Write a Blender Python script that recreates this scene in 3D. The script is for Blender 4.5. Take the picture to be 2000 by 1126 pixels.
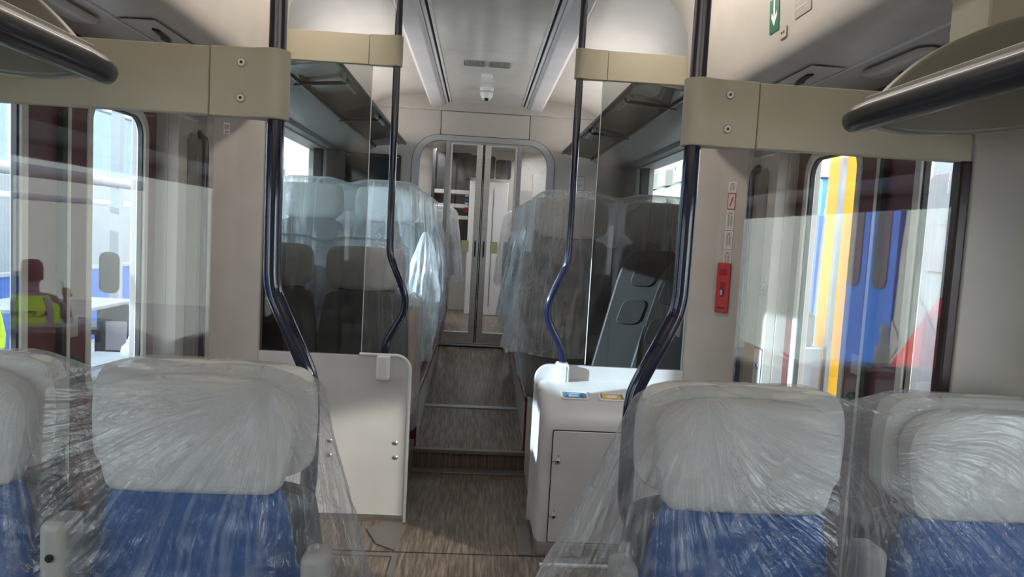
import bpy, bmesh, math, random
from math import sin, cos, pi, sqrt, atan2, radians
from mathutils import Vector, Matrix, noise

S = bpy.context.scene
COL = S.collection
for o in list(bpy.data.objects):
    bpy.data.objects.remove(o)
random.seed(7)

# ------------------------------------------------------------------ camera
F, YAW, PITCH, ROLL, CX, CZ = 1375.83, .0503, .0752, .0556, -.0054, 1.43
fwd = Vector((sin(YAW)*cos(PITCH), cos(YAW)*cos(PITCH), -sin(PITCH)))
rgt = Vector((cos(YAW), -sin(YAW), 0))
upv = rgt.cross(fwd)
r2 = cos(ROLL)*rgt + sin(ROLL)*upv
u2 = -sin(ROLL)*rgt + cos(ROLL)*upv
cd = bpy.data.cameras.new('camera')
cam = bpy.data.objects.new('camera', cd)
COL.objects.link(cam)
M = Matrix((r2, u2, -fwd)).transposed().to_4x4()
M.translation = Vector((CX, 0, CZ))
cam.matrix_world = M
cd.sensor_width = 36
cd.lens = F/2000*36
cd.clip_start = .02
S.camera = cam

# ------------------------------------------------------------------ light and exposure
w = bpy.data.worlds.new('world')
S.world = w
w.use_nodes = True
wn = w.node_tree
wn.nodes.clear()
wo = wn.nodes.new('ShaderNodeOutputWorld')
wb = wn.nodes.new('ShaderNodeBackground')
wt = wn.nodes.new('ShaderNodeTexCoord')
wx = wn.nodes.new('ShaderNodeSeparateXYZ')
wr = wn.nodes.new('ShaderNodeValToRGB')
wr.color_ramp.elements[0].position = .0
wr.color_ramp.elements[0].color = (.68, .66, .62, 1)
wr.color_ramp.elements[1].position = .6
wr.color_ramp.elements[1].color = (.72, .80, .92, 1)
wn.links.new(wt.outputs['Generated'], wx.inputs[0])
wn.links.new(wx.outputs['Z'], wr.inputs[0])
wn.links.new(wr.outputs[0], wb.inputs[0])
wb.inputs[1].default_value = 4.0
wn.links.new(wb.outputs[0], wo.inputs[0])

def sun(name, d, strength, color, angle):
    l = bpy.data.lights.new(name, 'SUN')
    l.energy = strength
    l.color = color
    l.angle = radians(angle)
    o = bpy.data.objects.new(name, l)
    COL.objects.link(o)
    o.rotation_euler = Vector(d).to_track_quat('-Z', 'Y').to_euler()
    o.location = (-6, -3, 6)
    return o

SUN_EL, SUN_AZ = radians(13), radians(71)
sun('sun', (sin(SUN_AZ)*cos(SUN_EL), cos(SUN_AZ)*cos(SUN_EL), -sin(SUN_EL)), 24, (1, .88, .70), .6)

def area(name, loc, size, power, color, d):
    l = bpy.data.lights.new(name, 'AREA')
    l.shape = 'RECTANGLE'
    l.size, l.size_y = size
    l.energy = power
    l.color = color
    o = bpy.data.objects.new(name, l)
    COL.objects.link(o)
    o.location = loc
    o.rotation_euler = Vector(d).to_track_quat('-Z', 'Y').to_euler()
    return o

# added fill strips that brighten the interior, turned away from the camera
def strip(x, y, z, L, watt, color, d):
    """an added fill strip running along the coach, facing d"""
    o = area('added_fill_strip', (x, y, z), (.06, L), watt, color, d)
    zc = -Vector(d).normalized(); yc = Vector((0, 1, 0)); xc = yc.cross(zc).normalized()
    m_ = Matrix((xc, yc, zc)).transposed().to_4x4(); m_.translation = (x, y, z)
    o.matrix_world = m_
    return o
for sx in (-1, 1):
    strip(sx*.83, 5.25, 2.235, 2.3, 4.5, (1, .96, .92), (-sx*.35, 0, 1))     # added fill over the far racks, thrown up at the ceiling
    strip(sx*.85, -1.2, 1.90, 2.4, 16, (1, .92, .80), (-sx*.2, 0, 1))        # added fill over the near racks
    strip(sx*.60, 8.2, 2.50, 2.4, 18, (.95, .97, 1), (sx*.3, 0, -1))  # added fill for the dark compartment beyond the aisle door
    strip(sx*.545, 2.45, 2.555, 1.5, 5, (1, .90, .78), (sx, 0, -.5))  # added fill for the vestibule, facing outwards from the aisle

# skylight comes in through these window openings (portals sample the world, they emit nothing)
for sx in (-1, 1):
    for (yc, L, zc, H) in ((-.1, 2.4, 1.2, .85), (2.37, 1.2, 1.3, 1.15), (5.0, 2.3, 1.65, .95)):
        p = area('window_portal', (sx*1.46, yc, zc), (H, L), 1, (1, 1, 1), (-sx, 0, 0))
        p.data.cycles.is_portal = True
        p.rotation_euler = Vector((-sx, 0, 0)).to_track_quat('-Z', 'Y').to_euler()
        p.data.size, p.data.size_y = L, H

# added spot for the patch on the left low panel, standing in for reflected sun
sp = bpy.data.lights.new('added_glint_spot', 'SPOT')
sp.energy = 1200
sp.color = (1, .93, .80)
sp.spot_size = radians(9)
sp.spot_blend = .5
sp.shadow_soft_size = .03
so = bpy.data.objects.new('added_glint_spot', sp)
COL.objects.link(so)
so.location = (4.3, .09, 2.77)
so.rotation_euler = (Vector((-.64, 3.38, .04)) - so.location).to_track_quat('-Z', 'Y').to_euler()

S.view_settings.view_transform = 'Standard'
S.view_settings.look = 'None'
S.view_settings.gamma = 1
S.view_settings.use_curve_mapping = False
S.view_settings.exposure = .72
S.cycles.transparent_max_bounces = 32

# ------------------------------------------------------------------ materials
def nodes(name):
    m = bpy.data.materials.new(name)
    m.use_nodes = True
    nt = m.node_tree
    return m, nt, nt.nodes['Principled BSDF'], nt.nodes['Material Output']

def mat(name, col, rough=.5, metal=0, var=.05, nscale=6, bump=0, bscale=200, stretch=(1, 1, 1), spec=.5, coat=0):
    m, nt, b, out = nodes(name)
    tc = nt.nodes.new('ShaderNodeTexCoord')
    mp = nt.nodes.new('ShaderNodeMapping')
    mp.inputs['Scale'].default_value = stretch
    nt.links.new(tc.outputs['Object'], mp.inputs[0])
    n = nt.nodes.new('ShaderNodeTexNoise')
    n.inputs['Scale'].default_value = nscale
    n.inputs['Detail'].default_value = 4
    nt.links.new(mp.outputs[0], n.inputs['Vector'])
    r = nt.nodes.new('ShaderNodeValToRGB')
    r.color_ramp.elements[0].position = .3
    r.color_ramp.elements[1].position = .7
    r.color_ramp.elements[0].color = (*[max(0, c*(1-var)) for c in col], 1)
    r.color_ramp.elements[1].color = (*[min(1, c*(1+var)) for c in col], 1)
    nt.links.new(n.outputs['Fac'], r.inputs[0])
    nt.links.new(r.outputs[0], b.inputs['Base Color'])
    b.inputs['Roughness'].default_value = rough
    b.inputs['Metallic'].default_value = metal
    b.inputs['Specular IOR Level'].default_value = spec
    b.inputs['Coat Weight'].default_value = coat
    b.inputs['Coat Roughness'].default_value = .05
    if bump:
        n2 = nt.nodes.new('ShaderNodeTexNoise')
        n2.inputs['Scale'].default_value = bscale
        nt.links.new(tc.outputs['Object'], n2.inputs['Vector'])
        bp = nt.nodes.new('ShaderNodeBump')
        bp.inputs['Strength'].default_value = bump
        bp.inputs['Distance'].default_value = .002
        nt.links.new(n2.outputs['Fac'], bp.inputs['Height'])
        nt.links.new(bp.outputs[0], b.inputs['Normal'])
    return m

def glass(name, tint, refl=1.0, rough=0.0, base=.04):
    m, nt, b, out = nodes(name)
    nt.nodes.remove(b)
    tr = nt.nodes.new('ShaderNodeBsdfTransparent')
    tr.inputs[0].default_value = (*tint, 1)
    gl = nt.nodes.new('ShaderNodeBsdfGlossy')
    gl.inputs['Roughness'].default_value = rough
    lw = nt.nodes.new('ShaderNodeLayerWeight')
    lw.inputs['Blend'].default_value = .35
    mu = nt.nodes.new('ShaderNodeMath'); mu.operation = 'MULTIPLY_ADD'
    mu.inputs[1].default_value = refl*.5
    mu.inputs[2].default_value = base
    mu.use_clamp = True
    nt.links.new(lw.outputs['Fresnel'], mu.inputs[0])
    mx = nt.nodes.new('ShaderNodeMixShader')
    nt.links.new(mu.outputs[0], mx.inputs[0])
    nt.links.new(tr.outputs[0], mx.inputs[1])
    nt.links.new(gl.outputs[0], mx.inputs[2])
    nt.links.new(mx.outputs[0], out.inputs[0])
    return m

def film(name, haze=.10, streak=.5, gloss=.2, su=90, seed=0.0):
    """thin crumpled polythene: mostly see-through, milky along its creases, sharp highlights"""
    m, nt, b, out = nodes(name)
    nt.nodes.remove(b)
    L = nt.links.new
    uv = nt.nodes.new('ShaderNodeUVMap')
    def noise_(sc, detail, kind, dist, loc):
        mp = nt.nodes.new('ShaderNodeMapping')
        mp.inputs['Scale'].default_value = sc
        mp.inputs['Location'].default_value = (loc+seed, loc*2, 0)
        L(uv.outputs[0], mp.inputs[0])
        n = nt.nodes.new('ShaderNodeTexNoise'); n.noise_type = kind
        n.inputs['Scale'].default_value = 1; n.inputs['Detail'].default_value = detail
        n.inputs['Distortion'].default_value = dist
        L(mp.outputs[0], n.inputs['Vector'])
        return n.outputs['Fac']
    def rng(x, a, b_, lo=0, hi=1):
        k = nt.nodes.new('ShaderNodeMapRange')
        for i, v in enumerate((a, b_, lo, hi)): k.inputs[i+1].default_value = v
        L(x, k.inputs[0]); return k.outputs[0]
    def math_(op, x, y):
        k = nt.nodes.new('ShaderNodeMath'); k.operation = op
        for i, v in enumerate((x, y)):
            if isinstance(v, (int, float)): k.inputs[i].default_value = v
            else: L(v, k.inputs[i])
        return k.outputs[0]
    long_ = noise_((su*.16, 1.2, 1), 3, 'FBM', .25, 0)        # long pleats
    fine = noise_((su, 6, 1), 3, 'FBM', .5, 3)             # fine pleats
    crump = noise_((16, 20, 1), 4, 'FBM', 1.2, 7)    # crumples
    patch = rng(noise_((3.5, 3.5, 1), 2, 'FBM', .3, 11), .54, .70)
    l_ridge = rng(math_('ABSOLUTE', math_('SUBTRACT', long_, .5), 0), .0, .035, 1, 0)
    f_ridge = rng(math_('ABSOLUTE', math_('SUBTRACT', fine, .5), 0), .0, .04, 1, 0)
    c_ridge = rng(math_('ABSOLUTE', math_('SUBTRACT', crump, .5), 0), .0, .03, 1, 0)
    cr = math_('MULTIPLY', c_ridge, patch)
    fr = math_('MULTIPLY', f_ridge, rng(noise_((6, 2.2, 1), 1, 'FBM', 0, 17), .48, .60))
    allr = math_('MAXIMUM', math_('MAXIMUM', math_('MULTIPLY', l_ridge, .55), math_('MULTIPLY', fr, .35)), cr)
    hsum = math_('ADD', math_('ADD', math_('MULTIPLY', long_, 1.4), math_('MULTIPLY', fine, .35)), math_('ADD', math_('MULTIPLY', cr, .22), math_('MULTIPLY', crump, .25)))
    bp = nt.nodes.new('ShaderNodeBump')
    bp.inputs['Strength'].default_value = 1
    bp.inputs['Distance'].default_value = .018
    L(hsum, bp.inputs['Height'])
    tr = nt.nodes.new('ShaderNodeBsdfTransparent')
    tr.inputs[0].default_value = (.97, .975, .985, 1)
    df = nt.nodes.new('ShaderNodeBsdfDiffuse')
    df.inputs[0].default_value = (.85, .86, .88, 1)
    tl = nt.nodes.new('ShaderNodeBsdfTranslucent')
    tl.inputs[0].default_value = (.85, .86, .88, 1)
    gl = nt.nodes.new('ShaderNodeBsdfGlossy')
    gl.inputs['Roughness'].default_value = .10
    L(bp.outputs[0], gl.inputs['Normal'])
    m1 = nt.nodes.new('ShaderNodeMixShader'); m1.inputs[0].default_value = .45
    L(df.outputs[0], m1.inputs[1]); L(tl.outputs[0], m1.inputs[2])
    lw = nt.nodes.new('ShaderNodeLayerWeight'); lw.inputs['Blend'].default_value = .30
    hz = math_('ADD', math_('ADD', math_('MULTIPLY', allr, streak), haze), math_('MULTIPLY', math_('POWER', lw.outputs['Facing'], 2.5), .35))
    hz = math_('MINIMUM', hz, .9)
    m2 = nt.nodes.new('ShaderNodeMixShader')
    L(hz, m2.inputs[0]); L(tr.outputs[0], m2.inputs[1]); L(m1.outputs[0], m2.inputs[2])
    lw2 = nt.nodes.new('ShaderNodeLayerWeight'); lw2.inputs['Blend'].default_value = .35
    L(bp.outputs[0], lw2.inputs['Normal'])
    gz = math_('MINIMUM', math_('ADD', math_('MULTIPLY', lw2.outputs['Fresnel'], .35), gloss*.5), .8)
    m3 = nt.nodes.new('ShaderNodeMixShader')
    L(gz, m3.inputs[0]); L(m2.outputs[0], m3.inputs[1]); L(gl.outputs[0], m3.inputs[2])
    L(m3.outputs[0], out.inputs[0])
    return m

def vinyl(name):
    m, nt, b, out = nodes(name)
    tc = nt.nodes.new('ShaderNodeTexCoord')
    mp = nt.nodes.new('ShaderNodeMapping')
    mp.inputs['Scale'].default_value = (75, 5, 1)
    nt.links.new(tc.outputs['Object'], mp.inputs[0])
    n = nt.nodes.new('ShaderNodeTexNoise')
    n.inputs['Scale'].default_value = 1.0
    n.inputs['Detail'].default_value = 5
    n.inputs['Roughness'].default_value = .65
    nt.links.new(mp.outputs[0], n.inputs['Vector'])
    r = nt.nodes.new('ShaderNodeValToRGB')
    cr = r.color_ramp
    cr.elements[0].position = .28; cr.elements[0].color = (.045, .032, .023, 1)
    cr.elements[1].position = .80; cr.elements[1].color = (.36, .30, .235, 1)
    e = cr.elements.new(.48); e.color = (.135, .102, .076, 1)
    e = cr.elements.new(.62); e.color = (.23, .185, .145, 1)
    nt.links.new(n.outputs['Fac'], r.inputs[0])
    nt.links.new(r.outputs[0], b.inputs['Base Color'])
    b.inputs['Roughness'].default_value = .42
    bp = nt.nodes.new('ShaderNodeBump'); bp.inputs['Strength'].default_value = .15; bp.inputs['Distance'].default_value = .001
    nt.links.new(n.outputs['Fac'], bp.inputs['Height'])
    nt.links.new(bp.outputs[0], b.inputs['Normal'])
    return m

def emit_free(name, col, rough=.6):
    return mat(name, col, rough, var=.02)

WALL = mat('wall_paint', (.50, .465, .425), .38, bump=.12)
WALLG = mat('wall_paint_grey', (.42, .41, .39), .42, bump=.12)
CREAM = mat('cream_lacquer', (.48, .445, .335), .45, bump=.2, bscale=300)
CEIL = mat('ceiling_gloss', (.68, .655, .61), .13, spec=.6)
CEILM = mat('ceiling_matt', (.46, .43, .39), .45)
BEAM = mat('cove_beam', (.74, .72, .73), .4)
WHITE = mat('white_laminate', (.58, .57, .56), .32)
TRIM = mat('white_trim', (.72, .72, .72), .35)
NAVY = mat('navy_pole', (.010, .014, .040), .12, coat=1, var=.1)
NAVYM = mat('navy_rail', (.012, .014, .024), .35, coat=.3)
BLACK = mat('black_plastic', (.012, .012, .013), .35)
RUBBER = mat('black_rubber', (.02, .02, .02), .7)
STEEL = mat('brushed_steel', (.66, .66, .66), .36, metal=1, stretch=(1, 1, 40), nscale=4, var=.12)
ALU = mat('grey_aluminium', (.40, .41, .43), .4, metal=.6)
SCREW = mat('screw_steel', (.50, .49, .46), .38, metal=1)
MAROON = mat('maroon_paint', (.105, .018, .026), .35, coat=.3)
PLINTH = mat('plinth_maroon', (.115, .008, .016), .38)
DOORFR = mat('window_frame_grey', (.58, .58, .54), .4)
BLUEF = mat('blue_fabric', (.006, .082, .30), .85, bump=.5, bscale=700, var=.12, nscale=30)
HEADF = mat('grey_headrest', (.62, .62, .60), .55, bump=.15, bscale=400)
SHELL = mat('grey_shell', (.17, .165, .16), .5, bump=.15)
SHELLD = mat('dark_shell', (.085, .085, .09), .55, bump=.2)
ARMG = mat('grey_armrest', (.30, .30, .29), .5)
VINYL = vinyl('wood_vinyl')
PLATE = mat('floor_plate', (.22, .20, .185), .42, metal=.5)
CLEAR = glass('clear_glass', (.93, .94, .94), .45, base=.035)
TINT = glass('smoked_glass', (.68, .68, .67), .35, base=.02)
PANE = glass('door_glass', (.93, .95, .95), .4, base=.02)
WIN = glass('window_glass', (.90, .96, .96), .3, base=.02)
RACKG = glass('rack_glass', (.50, .52, .50), .8, base=.06)
FILM = film('polythene_film', .075, .34, .12, 42)
FILM2 = film('polythene_film_creased', .30, .55, .22, 70, 3.3)
BUBBLE = film('bubble_wrap', .22, .5, .25, 200, 1.1)
RED = mat('red_plastic', (.50, .045, .04), .35)
REDM = mat('red_tape', (.35, .015, .02), .4)
GREEN = mat('exit_green', (.0, .12, .065), .4)
SIGNW = mat('sign_white', (.78, .80, .78), .4)
SIGNG = mat('sign_grey', (.33, .31, .29), .5)
YEL = mat('yellow_paint', (.90, .48, .01), .4)
VEST = mat('high_vis_fabric', (.60, .85, .03), .7, var=.1, nscale=9)
SKIN = mat('skin', (.45, .22, .15), .5)
HAIR = mat('brown_hair', (.06, .025, .018), .6)
PINK = mat('pink_grey_shirt', (.30, .19, .22), .8, var=.15)
DENIM = mat('dark_trousers', (.03, .035, .05), .8)
OBLUE = mat('office_blue', (.05, .13, .42), .8)
OWHITE = mat('office_white', (.30, .33, .36), .5)
TRW = mat('carriage_white', (.34, .38, .41), .35)
TRB = mat('carriage_blue', (.04, .16, .62), .35)
TRR = mat('carriage_red', (.60, .03, .04), .4)
TRG = mat('carriage_grey', (.32, .32, .36), .4)
TRD = mat('carriage_glass', (.10, .10, .14), .15)
CONC = mat('concrete', (.40, .39, .38), .8, var=.15)
BOGIE = mat('bogie_metal', (.16, .13, .10), .6, var=.5, nscale=12)
ORANGE = mat('kraft_board', (.62, .38, .24), .7)
BLUESC = mat('blue_card', (.03, .22, .50), .4)
YELSC = mat('amber_card', (.75, .48, .10), .4)

# ------------------------------------------------------------------ mesh helpers
class MB:
    def __init__(s): s.v = []; s.f = []; s.guv = None
    def add(s, vs, fs):
        b = len(s.v)
        s.v += [tuple(v) for v in vs]
        s.f += [tuple(b+i for i in f) for f in fs]
        return s
    def box(s, x0, x1, y0, y1, z0, z1):
        x0, x1 = sorted((x0, x1)); y0, y1 = sorted((y0, y1)); z0, z1 = sorted((z0, z1))
        return s.add([(x0,y0,z0),(x1,y0,z0),(x1,y1,z0),(x0,y1,z0),(x0,y0,z1),(x1,y0,z1),(x1,y1,z1),(x0,y1,z1)],
                     [(0,3,2,1),(4,5,6,7),(0,1,5,4),(1,2,6,5),(2,3,7,6),(3,0,4,7)])
    def prism(s, pts, axis, a, b):
        """closed outline extruded along an axis; pts are the two other coordinates in x,y,z order"""
        n = len(pts)
        def P(p, t):
            return (t, p[0], p[1]) if axis == 'x' else (p[0], t, p[1]) if axis == 'y' else (p[0], p[1], t)
        vs = [P(p, a) for p in pts] + [P(p, b) for p in pts]
        fs = [tuple(range(n)), tuple(range(2*n-1, n-1, -1))]
        fs += [(i, n+i, n+(i+1) % n, (i+1) % n) for i in range(n)]
        return s.add(vs, fs)
    def ring(s, outer, inner, axis, a, b):
        n = len(outer)
        def P(p, t):
            return (t, p[0], p[1]) if axis == 'x' else (p[0], t, p[1]) if axis == 'y' else (p[0], p[1], t)
        vs = [P(p, a) for p in outer]+[P(p, a) for p in inner]+[P(p, b) for p in outer]+[P(p, b) for p in inner]
        fs = []
        for i in range(n):
            j = (i+1) % n
            fs += [(i, j, n+j, n+i), (2*n+j, 2*n+i, 3*n+i, 3*n+j), (i, 2*n+i, 2*n+j, j), (n+i, n+j, 3*n+j, 3*n+i)]
        return s.add(vs, fs)
    def tube(s, pts, r, n=14, close=True, flat=1.0):
        pts = [Vector(p) for p in pts]
        rings = []
        up = None
        for i, p in enumerate(pts):
            d = (pts[min(i+1, len(pts)-1)] - pts[max(i-1, 0)]).normalized()
            if up is None:
                up = Vector((0, 1, 0)) if abs(d.y) < .9 else Vector((1, 0, 0))
            a = d.cross(up).normalized()
            up = a.cross(d).normalized()
            rr = r[i] if isinstance(r, (list, tuple)) else r
            rings.append([p + a*rr*cos(2*pi*k/n) + up*rr*flat*sin(2*pi*k/n) for k in range(n)])
        vs = [v for rg in rings for v in rg]
        fs = []
        for i in range(len(rings)-1):
            for k in range(n):
                fs.append((i*n+k, i*n+(k+1) % n, (i+1)*n+(k+1) % n, (i+1)*n+k))
        if close:
            fs.append(tuple(range(n-1, -1, -1)))
            fs.append(tuple((len(rings)-1)*n+k for k in range(n)))
        return s.add(vs, fs)
    def lathe(s, prof, c, axis='z', n=24):
        vs = []
        for (r, h) in prof:
            for k in range(n):
                a = 2*pi*k/n
                if axis == 'z': vs.append((c[0]+r*cos(a), c[1]+r*sin(a), c[2]+h))
                elif axis == 'y': vs.append((c[0]+r*cos(a), c[1]+h, c[2]+r*sin(a)))
                else: vs.append((c[0]+h, c[1]+r*cos(a), c[2]+r*sin(a)))
        fs = []
        for i in range(len(prof)-1):
            for k in range(n):
                fs.append((i*n+k, i*n+(k+1) % n, (i+1)*n+(k+1) % n, (i+1)*n+k))
        fs += [tuple(range(n)), tuple((len(prof)-1)*n+k for k in range(n-1, -1, -1))]
        return s.add(vs, fs)
    def grid(s, nu, nv, fn, wrap=False):
        vs = [fn(i/(nu if wrap else nu-1), j/(nv-1)) for j in range(nv) for i in range(nu)]
        fs = []
        for j in range(nv-1):
            for i in range(nu if wrap else nu-1):
                k = (i+1) % nu
                fs.append((j*nu+i, j*nu+k, (j+1)*nu+k, (j+1)*nu+i))
        return s.add(vs, fs)
    def pillow(s, outline, y0, front, back, nr=9, p=3.0):
        """puffed cushion whose outline lies in xz at y0; front bulges to -y"""
        n = len(outline)
        cx = sum(q[0] for q in outline)/n; cz = sum(q[1] for q in outline)/n
        rings = []
        for side, th in ((-1, front), (1, back)):
            rr = []
            for k in range(nr):
                sc = sin(pi/2*(k+1)/nr) if k < nr-1 else 1
                y = y0 + side*th*(1-sc**p)**(1/p)
                rr.append([(cx+(q[0]-cx)*sc, y, cz+(q[1]-cz)*sc) for q in outline])
            rings.append(rr)
        seq = rings[0] + rings[1][::-1][1:]
        vs = [v for rg in seq for v in rg]
        fs = []
        for i in range(len(seq)-1):
            for k in range(n):
                fs.append((i*n+k, i*n+(k+1) % n, (i+1)*n+(k+1) % n, (i+1)*n+k))
        b = len(vs)
        vs.append((cx, y0-front, cz)); vs.append((cx, y0+back, cz))
        for k in range(n):
            fs.append((b, (k+1) % n, k))
            fs.append((b+1, (len(seq)-1)*n+k, (len(seq)-1)*n+(k+1) % n))
        return s.add(vs, fs)
    def build(s, name, m, parent=None, bevel=0, seg=2, smooth=True, solid=0, fix=True):
        me = bpy.data.meshes.new(name)
        me.from_pydata(s.v, [], s.f)
        if fix:
            bm = bmesh.new(); bm.from_mesh(me)
            bmesh.ops.recalc_face_normals(bm, faces=bm.faces)
            bm.to_mesh(me); bm.free()
        me.materials.append(m)
        if s.guv:
            nu, nv, per = s.guv
            lay = me.uv_layers.new(name='UVMap')
            idx = [0]*len(me.loops); me.loops.foreach_get('vertex_index', idx)
            for p in me.polygons:
                us = [(idx[k] % nu) for k in p.loop_indices]
                wrapf = max(us)-min(us) > nu/2
                for k, u_ in zip(p.loop_indices, us):
                    if wrapf and u_ < nu/2: u_ += nu
                    lay.data[k].uv = (u_/nu*per, idx[k]//nu/nv)
        if smooth:
            me.polygons.foreach_set('use_smooth', [True]*len(me.polygons))
            me.set_sharp_from_angle(angle=radians(38))
        me.update()
        o = bpy.data.objects.new(name, me)
        COL.objects.link(o)
        if parent: o.parent = parent
        if bevel:
            b = o.modifiers.new('bevel', 'BEVEL'); b.width = bevel; b.segments = seg
            b.limit_method = 'ANGLE'; b.angle_limit = radians(35)
            b.harden_normals = False
        if solid:
            q = o.modifiers.new('thickness', 'SOLIDIFY'); q.thickness = solid
        return o

def rr(cx, cz, w, h, r, n=6):
    pts = []
    for (sx, sz, a0) in ((1, 1, 0), (-1, 1, 90), (-1, -1, 180), (1, -1, 270)):
        for k in range(n+1):
            a = radians(a0 + 90*k/n)
            pts.append((cx+sx*(w/2-r)+r*cos(a), cz+sz*(h/2-r)+r*sin(a)))
    return pts

def rr4(x0, x1, z0, z1, rs, n=6):
    """rounded rectangle, radii in order top-right, top-left, bottom-left, bottom-right"""
    pts = []
    for (x, z, sx, sz, a0, r) in ((x1, z1, 1, 1, 0, rs[0]), (x0, z1, -1, 1, 90, rs[1]), (x0, z0, -1, -1, 180, rs[2]), (x1, z0, 1, -1, 270, rs[3])):
        for k in range(n+1):
            a = radians(a0 + 90*k/n)
            pts.append((x-sx*r+r*cos(a), z-sz*r+r*sin(a)))
    return pts

def chaikin(pts, it=3, closed=True):
    for _ in range(it):
        q = []
        n = len(pts)
        for i in range(n if closed else n-1):
            a, b = pts[i], pts[(i+1) % n]
            q.append(tuple(a[k]*.75+b[k]*.25 for k in range(len(a))))
            q.append(tuple(a[k]*.25+b[k]*.75 for k in range(len(a))))
        if not closed: q = [pts[0]]+q+[pts[-1]]
        pts = q
    return pts

def tag(o, label, cat, group=None):
    o['label'] = label; o['category'] = cat
    if group: o['group'] = group
    return o
def struct(o):
    o['kind'] = 'structure'; return o
def empty(name, loc, label, cat, group=None, rz=0):
    o = bpy.data.objects.new(name, None)
    o.empty_display_size = .1
    COL.objects.link(o)
    o.location = loc; o.rotation_euler = (0, 0, rz)
    return tag(o, label, cat, group)
def copy_tree(o, parent=None):
    c = o.copy(); COL.objects.link(c)
    if parent: c.parent = parent
    for ch in list(o.children): copy_tree(ch, c)
    return c
def text(body, size, m, parent, mat4, name='lettering', extrude=.0004, mirror=False, align='CENTER'):
    cu = bpy.data.curves.new('t', 'FONT'); cu.body = body; cu.size = size; cu.extrude = extrude
    cu.align_x = align; cu.align_y = 'CENTER'
    t = bpy.data.objects.new('t', cu); COL.objects.link(t)
    dg = bpy.context.evaluated_depsgraph_get()
    me = bpy.data.meshes.new_from_object(t.evaluated_get(dg))
    bpy.data.objects.remove(t)
    me.materials.clear(); me.materials.append(m)
    me.transform(mat4)
    o = bpy.data.objects.new(name, me); COL.objects.link(o)
    if parent: o.parent = parent
    return o
def frame_mat(origin, ux, uy):
    ux = Vector(ux).normalized(); uy = Vector(uy).normalized(); uz = ux.cross(uy)
    m = Matrix((ux, uy, uz)).transposed().to_4x4(); m.translation = Vector(origin)
    return m
def plate_local(o, origin, ux, uy):
    """place an object built in local xy (z outwards) into the place"""
    o.matrix_world = frame_mat(origin, ux, uy)
    return o

YN, YF, YB = 1.48, 3.40, 6.60

# ================================================================== SETTING
struct(MB().box(-1.5, 1.5, -3, 4.2, -.06, 0).build('floor', VINYL, smooth=False))
fl = MB()
fl.prism([(4.2, -.06), (4.2, .11), (5.04, .175), (6.62, .372), (9.8, .372), (9.8, -.06)], 'x', -1.38, 1.38)
struct(fl.build('floor', VINYL, smooth=False))
# metal strips across the aisle
struct(MB().box(-.44, .44, 4.10, 4.19, .0, .008).build('trim_1', PLATE, bevel=.002))
struct(MB().box(-.36, .36, 4.185, 4.225, .095, .118).build('trim_2', PLATE, bevel=.003))
struct(MB().prism([(5.00, .172), (5.00, .180), (5.05, .184), (5.05, .176)], 'x', -.33, .33).build('trim_3', ALU))
# vestibule floor plates and seams
struct(MB().prism([(-.40, 3.36), (-.312, 3.36), (-.285, 3.30), (-.31, 3.06), (-.40, 3.12), (-.47, 3.28)], 'z', .0, .006).build('trim_4', PLATE))
struct(MB().box(-1.2, 1.2, 3.050, 3.056, .0, .0015).build('trim_5', RUBBER))
struct(MB().box(.245, .31, 3.06, 3.36, .0, .004).build('trim_6', PLATE))
struct(MB().ring(rr(-.60, 2.86, .62, .34, .01, 2), rr(-.60, 2.86, .57, .29, .01, 2), 'z', 0, .005).build('trim_7', PLATE))
struct(MB().box(.33, 1.1, 2.955, 2.975, .0, .012).build('trim_8', TRIM, bevel=.003))
struct(MB().box(.36, .40, 2.4, 2.95, .0, .005).build('trim_9', PLATE))

# ceiling: centre panel, rails, coves, slopes
cp = MB()
cp.box(-.315, .315, -3, 4.70, 2.61, 2.64)
cp.box(-.315, .315, 4.705, 6.6, 2.61, 2.64)
struct(cp.build('ceiling', CEIL, smooth=False))
cs = MB()
for sx in (-1, 1):
    cs.box(sx*.318, sx*.334, -3, 6.6, 2.604, 2.64)
    cs.box(sx*.350, sx*.372, -3, 6.6, 2.600, 2.64)
struct(cs.build('trim_10', TRIM, bevel=.002))
cs = MB()
for sx in (-1, 1):
    cs.box(sx*.334, sx*.350, -3, 6.6, 2.616, 2.64)
struct(cs.build('trim_11', RUBBER))
for sx in (-1, 1):
    b = MB()
    b.prism([(sx*.374, 2.64), (sx*.374, 2.596), (sx*.395, 2.575), (sx*.495, 2.565), (sx*.515, 2.58), (sx*.53, 2.68)], 'y', -3, 6.60)
    struct(b.build('ceiling', BEAM, bevel=.006))
    b = MB()   # saloon ceiling beyond the vestibule
    prof = chaikin([(sx*.53, 2.67), (sx*.80, 2.655), (sx*1.05, 2.54), (sx*1.22, 2.36), (sx*1.33, 2.12)], 3, False)
    outer = [(sx*1.48, 2.12), (sx*1.48, 2.75), (sx*.53, 2.75)]
    b.prism(prof + outer, 'y', YF+.02, YB)
    struct(b.build('ceiling', CEILM))
    b = MB()   # near saloon ceiling
    b.prism(chaikin([(sx*.53, 2.67), (sx*.80, 2.60), (sx*1.10, 2.35), (sx*1.34, 2.0)], 3, False)+[(sx*1.48, 2.0), (sx*1.48, 2.75), (sx*.53, 2.75)], 'y', -3, YN-.0)
    struct(b.build('ceiling', WALL))

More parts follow.
